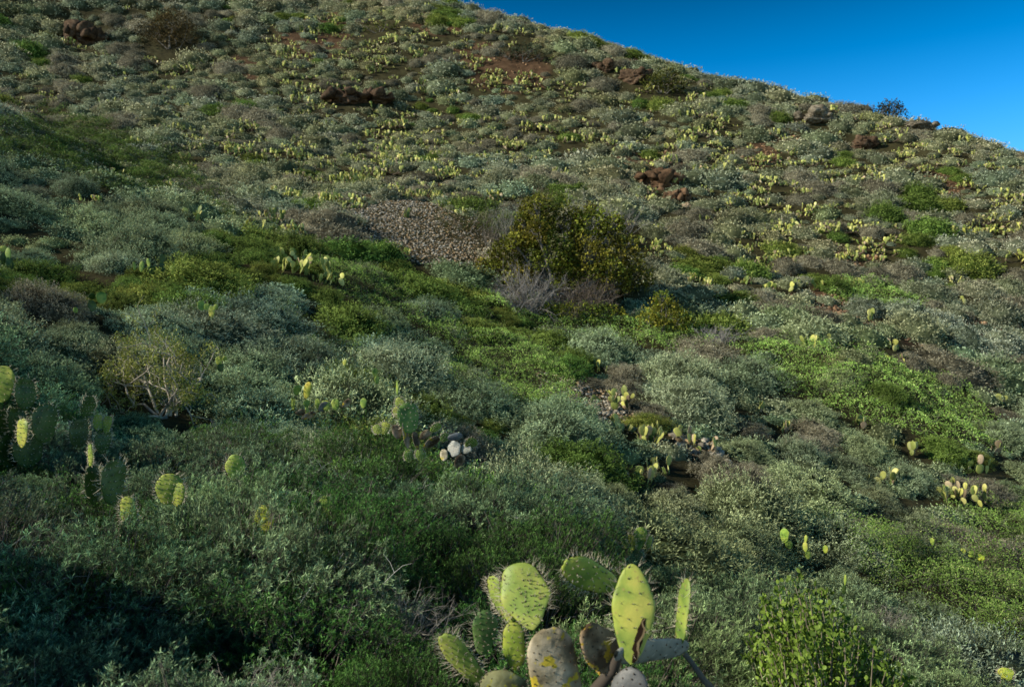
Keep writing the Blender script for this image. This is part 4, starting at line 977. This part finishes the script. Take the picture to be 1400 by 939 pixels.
def locate(items, noun, group):
    """items: (object, u, v, adjective); every one is told apart by the landmark it stands nearest to"""
    b = {}
    for o,u,v,adj in items:
        s = min(LM,key=lambda q:(q[1]-u)**2+((q[2]-v)*1.3)**2)
        b.setdefault((adj,s,where(u-s[1],v-s[2])),[]).append(((u-s[1])**2+(v-s[2])**2,o))
    for (adj,s,wh),l in b.items():
        l.sort(key=lambda q:q[0])
        for k,(dd,o) in enumerate(l):
            nth = ('' if len(l)==1 else ORD[k]+' ') if k < 10 else 'farther '
            o['label'] = f'{nth}{adj} {noun} {wh} the {s[0]}'
            o['group'] = group if k < 10 else f'{group}, {adj}, far {wh} the {s[0]}'

# ---- place scattered shrubs
def tint_for(kn,x,y):
    a = nz(x,y,.12,21.); g = rng.uniform(.72,1.28)
    t = G((1,1,1.))*g
    if kn == 'sagebrush': t = t*G((1-.12*a+rng.normal()*.05,1.0,1+.18*a+rng.normal()*.06))
    if kn == 'sagebrush' and 11 <= y < 34: t = t*G((.84,1,.92))
    if y < 11: t = t*G((.68,.96,.78))
    if kn == 'green_shrub': t = t*G((1+rng.normal()*.12,1,1))
    return np.clip(t,.4,1.6)
LEAN = {}
for kn in KINDS:
    L_ = [s for s in shr if s[0]==kn]; L_.sort(key=lambda s:-s[4]/s[2])
    stuff = MB(); items=[]
    for i,(k_,x,y,z,r,u,v) in enumerate(L_):
        up = Vector((-(float(zt(x+.6,y)-zt(x-.6,y)))/1.2*.6,-(float(zt(x,y+.6)-zt(x,y-.6)))/1.2*.6,1)).normalized(); z -= .1*r
        TQ = Vector((0,0,1)).rotation_difference(up)
        vi = int(rng.integers(NV)); rz = rng.normal()*.7; tint = tint_for(kn,x,y); hs_ = rng.uniform(.75,1.2)*(1.25 if y < 9 else 1)
        tone = 'pale' if tint.mean()>1.1 else 'dark' if tint.mean()<.88 else ''
        size = 'big' if r>.85 else 'small' if r<.5 else ''
        word = {'sagebrush':'grey-green','dry_shrub':'brownish grey','green_shrub':'leafy green'}[kn]
        adj = ' '.join(q for q in (size,tone,word) if q)
        noun = {'sagebrush':'sagebrush mound','dry_shrub':'dry twiggy shrub','green_shrub':'low bush'}[kn]
        if i < 300:
            S = (r*rng.uniform(.95,1.4),r,r*hs_)
            lod = 'near' if y < 9 else 'mid' if y < 30 else 'far'
            if lod == 'far':
                o = obj(kn if kn != 'sagebrush' else 'sagebrush_shrub',VAR[kn,'far',vi],color=tint); tag(o,None,'shrub')
                o.matrix_world = Matrix.LocRotScale(Vector((x,y,z)),TQ @ Matrix.Rotation(rz,3,'Z').to_quaternion(),Vector(S))
            else:
                o = thing(kn if kn != 'sagebrush' else 'sagebrush_shrub',None,'shrub',(x,y,z),rz); o.matrix_world = Matrix.LocRotScale(Vector((x,y,z)),TQ @ Matrix.Rotation(rz,3,'Z').to_quaternion(),Vector(S))
                fo,st = VAR[kn,lod,vi]; obj('foliage',fo,o,color=tint); obj('stems',st,o)
            items.append((o,u,v,adj))
        else:
            M = Matrix.LocRotScale(Vector((x,y,z)),TQ @ Matrix.Rotation(rz,3,'Z').to_quaternion(),Vector((r*rng.uniform(1,1.5),r,r*hs_))); stuff.addmesh(VAR[kn,'stuff',vi],M,tint)
    locate(items,noun,{'sagebrush':'grey-green sagebrush mounds on the slope','dry_shrub':'dry brownish twiggy shrubs on the slope','green_shrub':'green bushes on the slope'}[kn])
    if stuff.n:
        o = obj('distant_'+('sagebrush' if kn=='sagebrush' else kn),stuff.mesh('distant_scrub',M_LEAF))
        tag(o,{'sagebrush':'countless grey-green sagebrush mounds covering the far upper slope','dry_shrub':'countless brownish grey twiggy shrubs over the far upper slope','green_shrub':'countless small green bushes over the far upper slope'}[kn],'scrub',kind='stuff')
    print(kn,len(L_))
# ---- far prickly pears
cac.sort(key=lambda c:c[1]); items=[]; stuff=MB(); n_mid = len(MIDC)+24
print('cacti',len(cac))
for i,(x,y,z,u,v) in enumerate(cac):
    m,arr = FAR_CACTUS[int(rng.integers(12))]; rz = rng.normal()*.9; s = float(np.clip(math.exp(rng.normal()*.32)*.85,.45,1.5))
    if i < 300-n_mid:
        g = rng.uniform(.8,1.25); o = obj('prickly_pear',m,color=(g,g,g*rng.uniform(.8,1.1))); tag(o,None,'cactus'); o.location=(x,y,z); o.rotation_euler=(0,0,rz); o.scale=(s,s,s)
        items.append((o,u,v,'pale yellow-green' if g>1.02 else 'green'))
    else:
        c,s_ = math.cos(rz)*s,math.sin(rz)*s
        stuff.addmesh(arr,np.array([[c,-s_,0,x],[s_,c,0,y],[0,0,s,z],[0,0,0,1]]),rng.uniform(.8,1.25))
locate(items,'prickly pear clump','prickly pears scattered on the far slope')
if stuff.n: tag(obj('distant_prickly_pears',stuff.mesh('distant_prickly_pears',M_PAD,True)),'scattered specks of prickly pear pads along the highest part of the slope','cactus',kind='stuff')
print('polys', sum(len(m.polygons) for m in bpy.data.meshes))
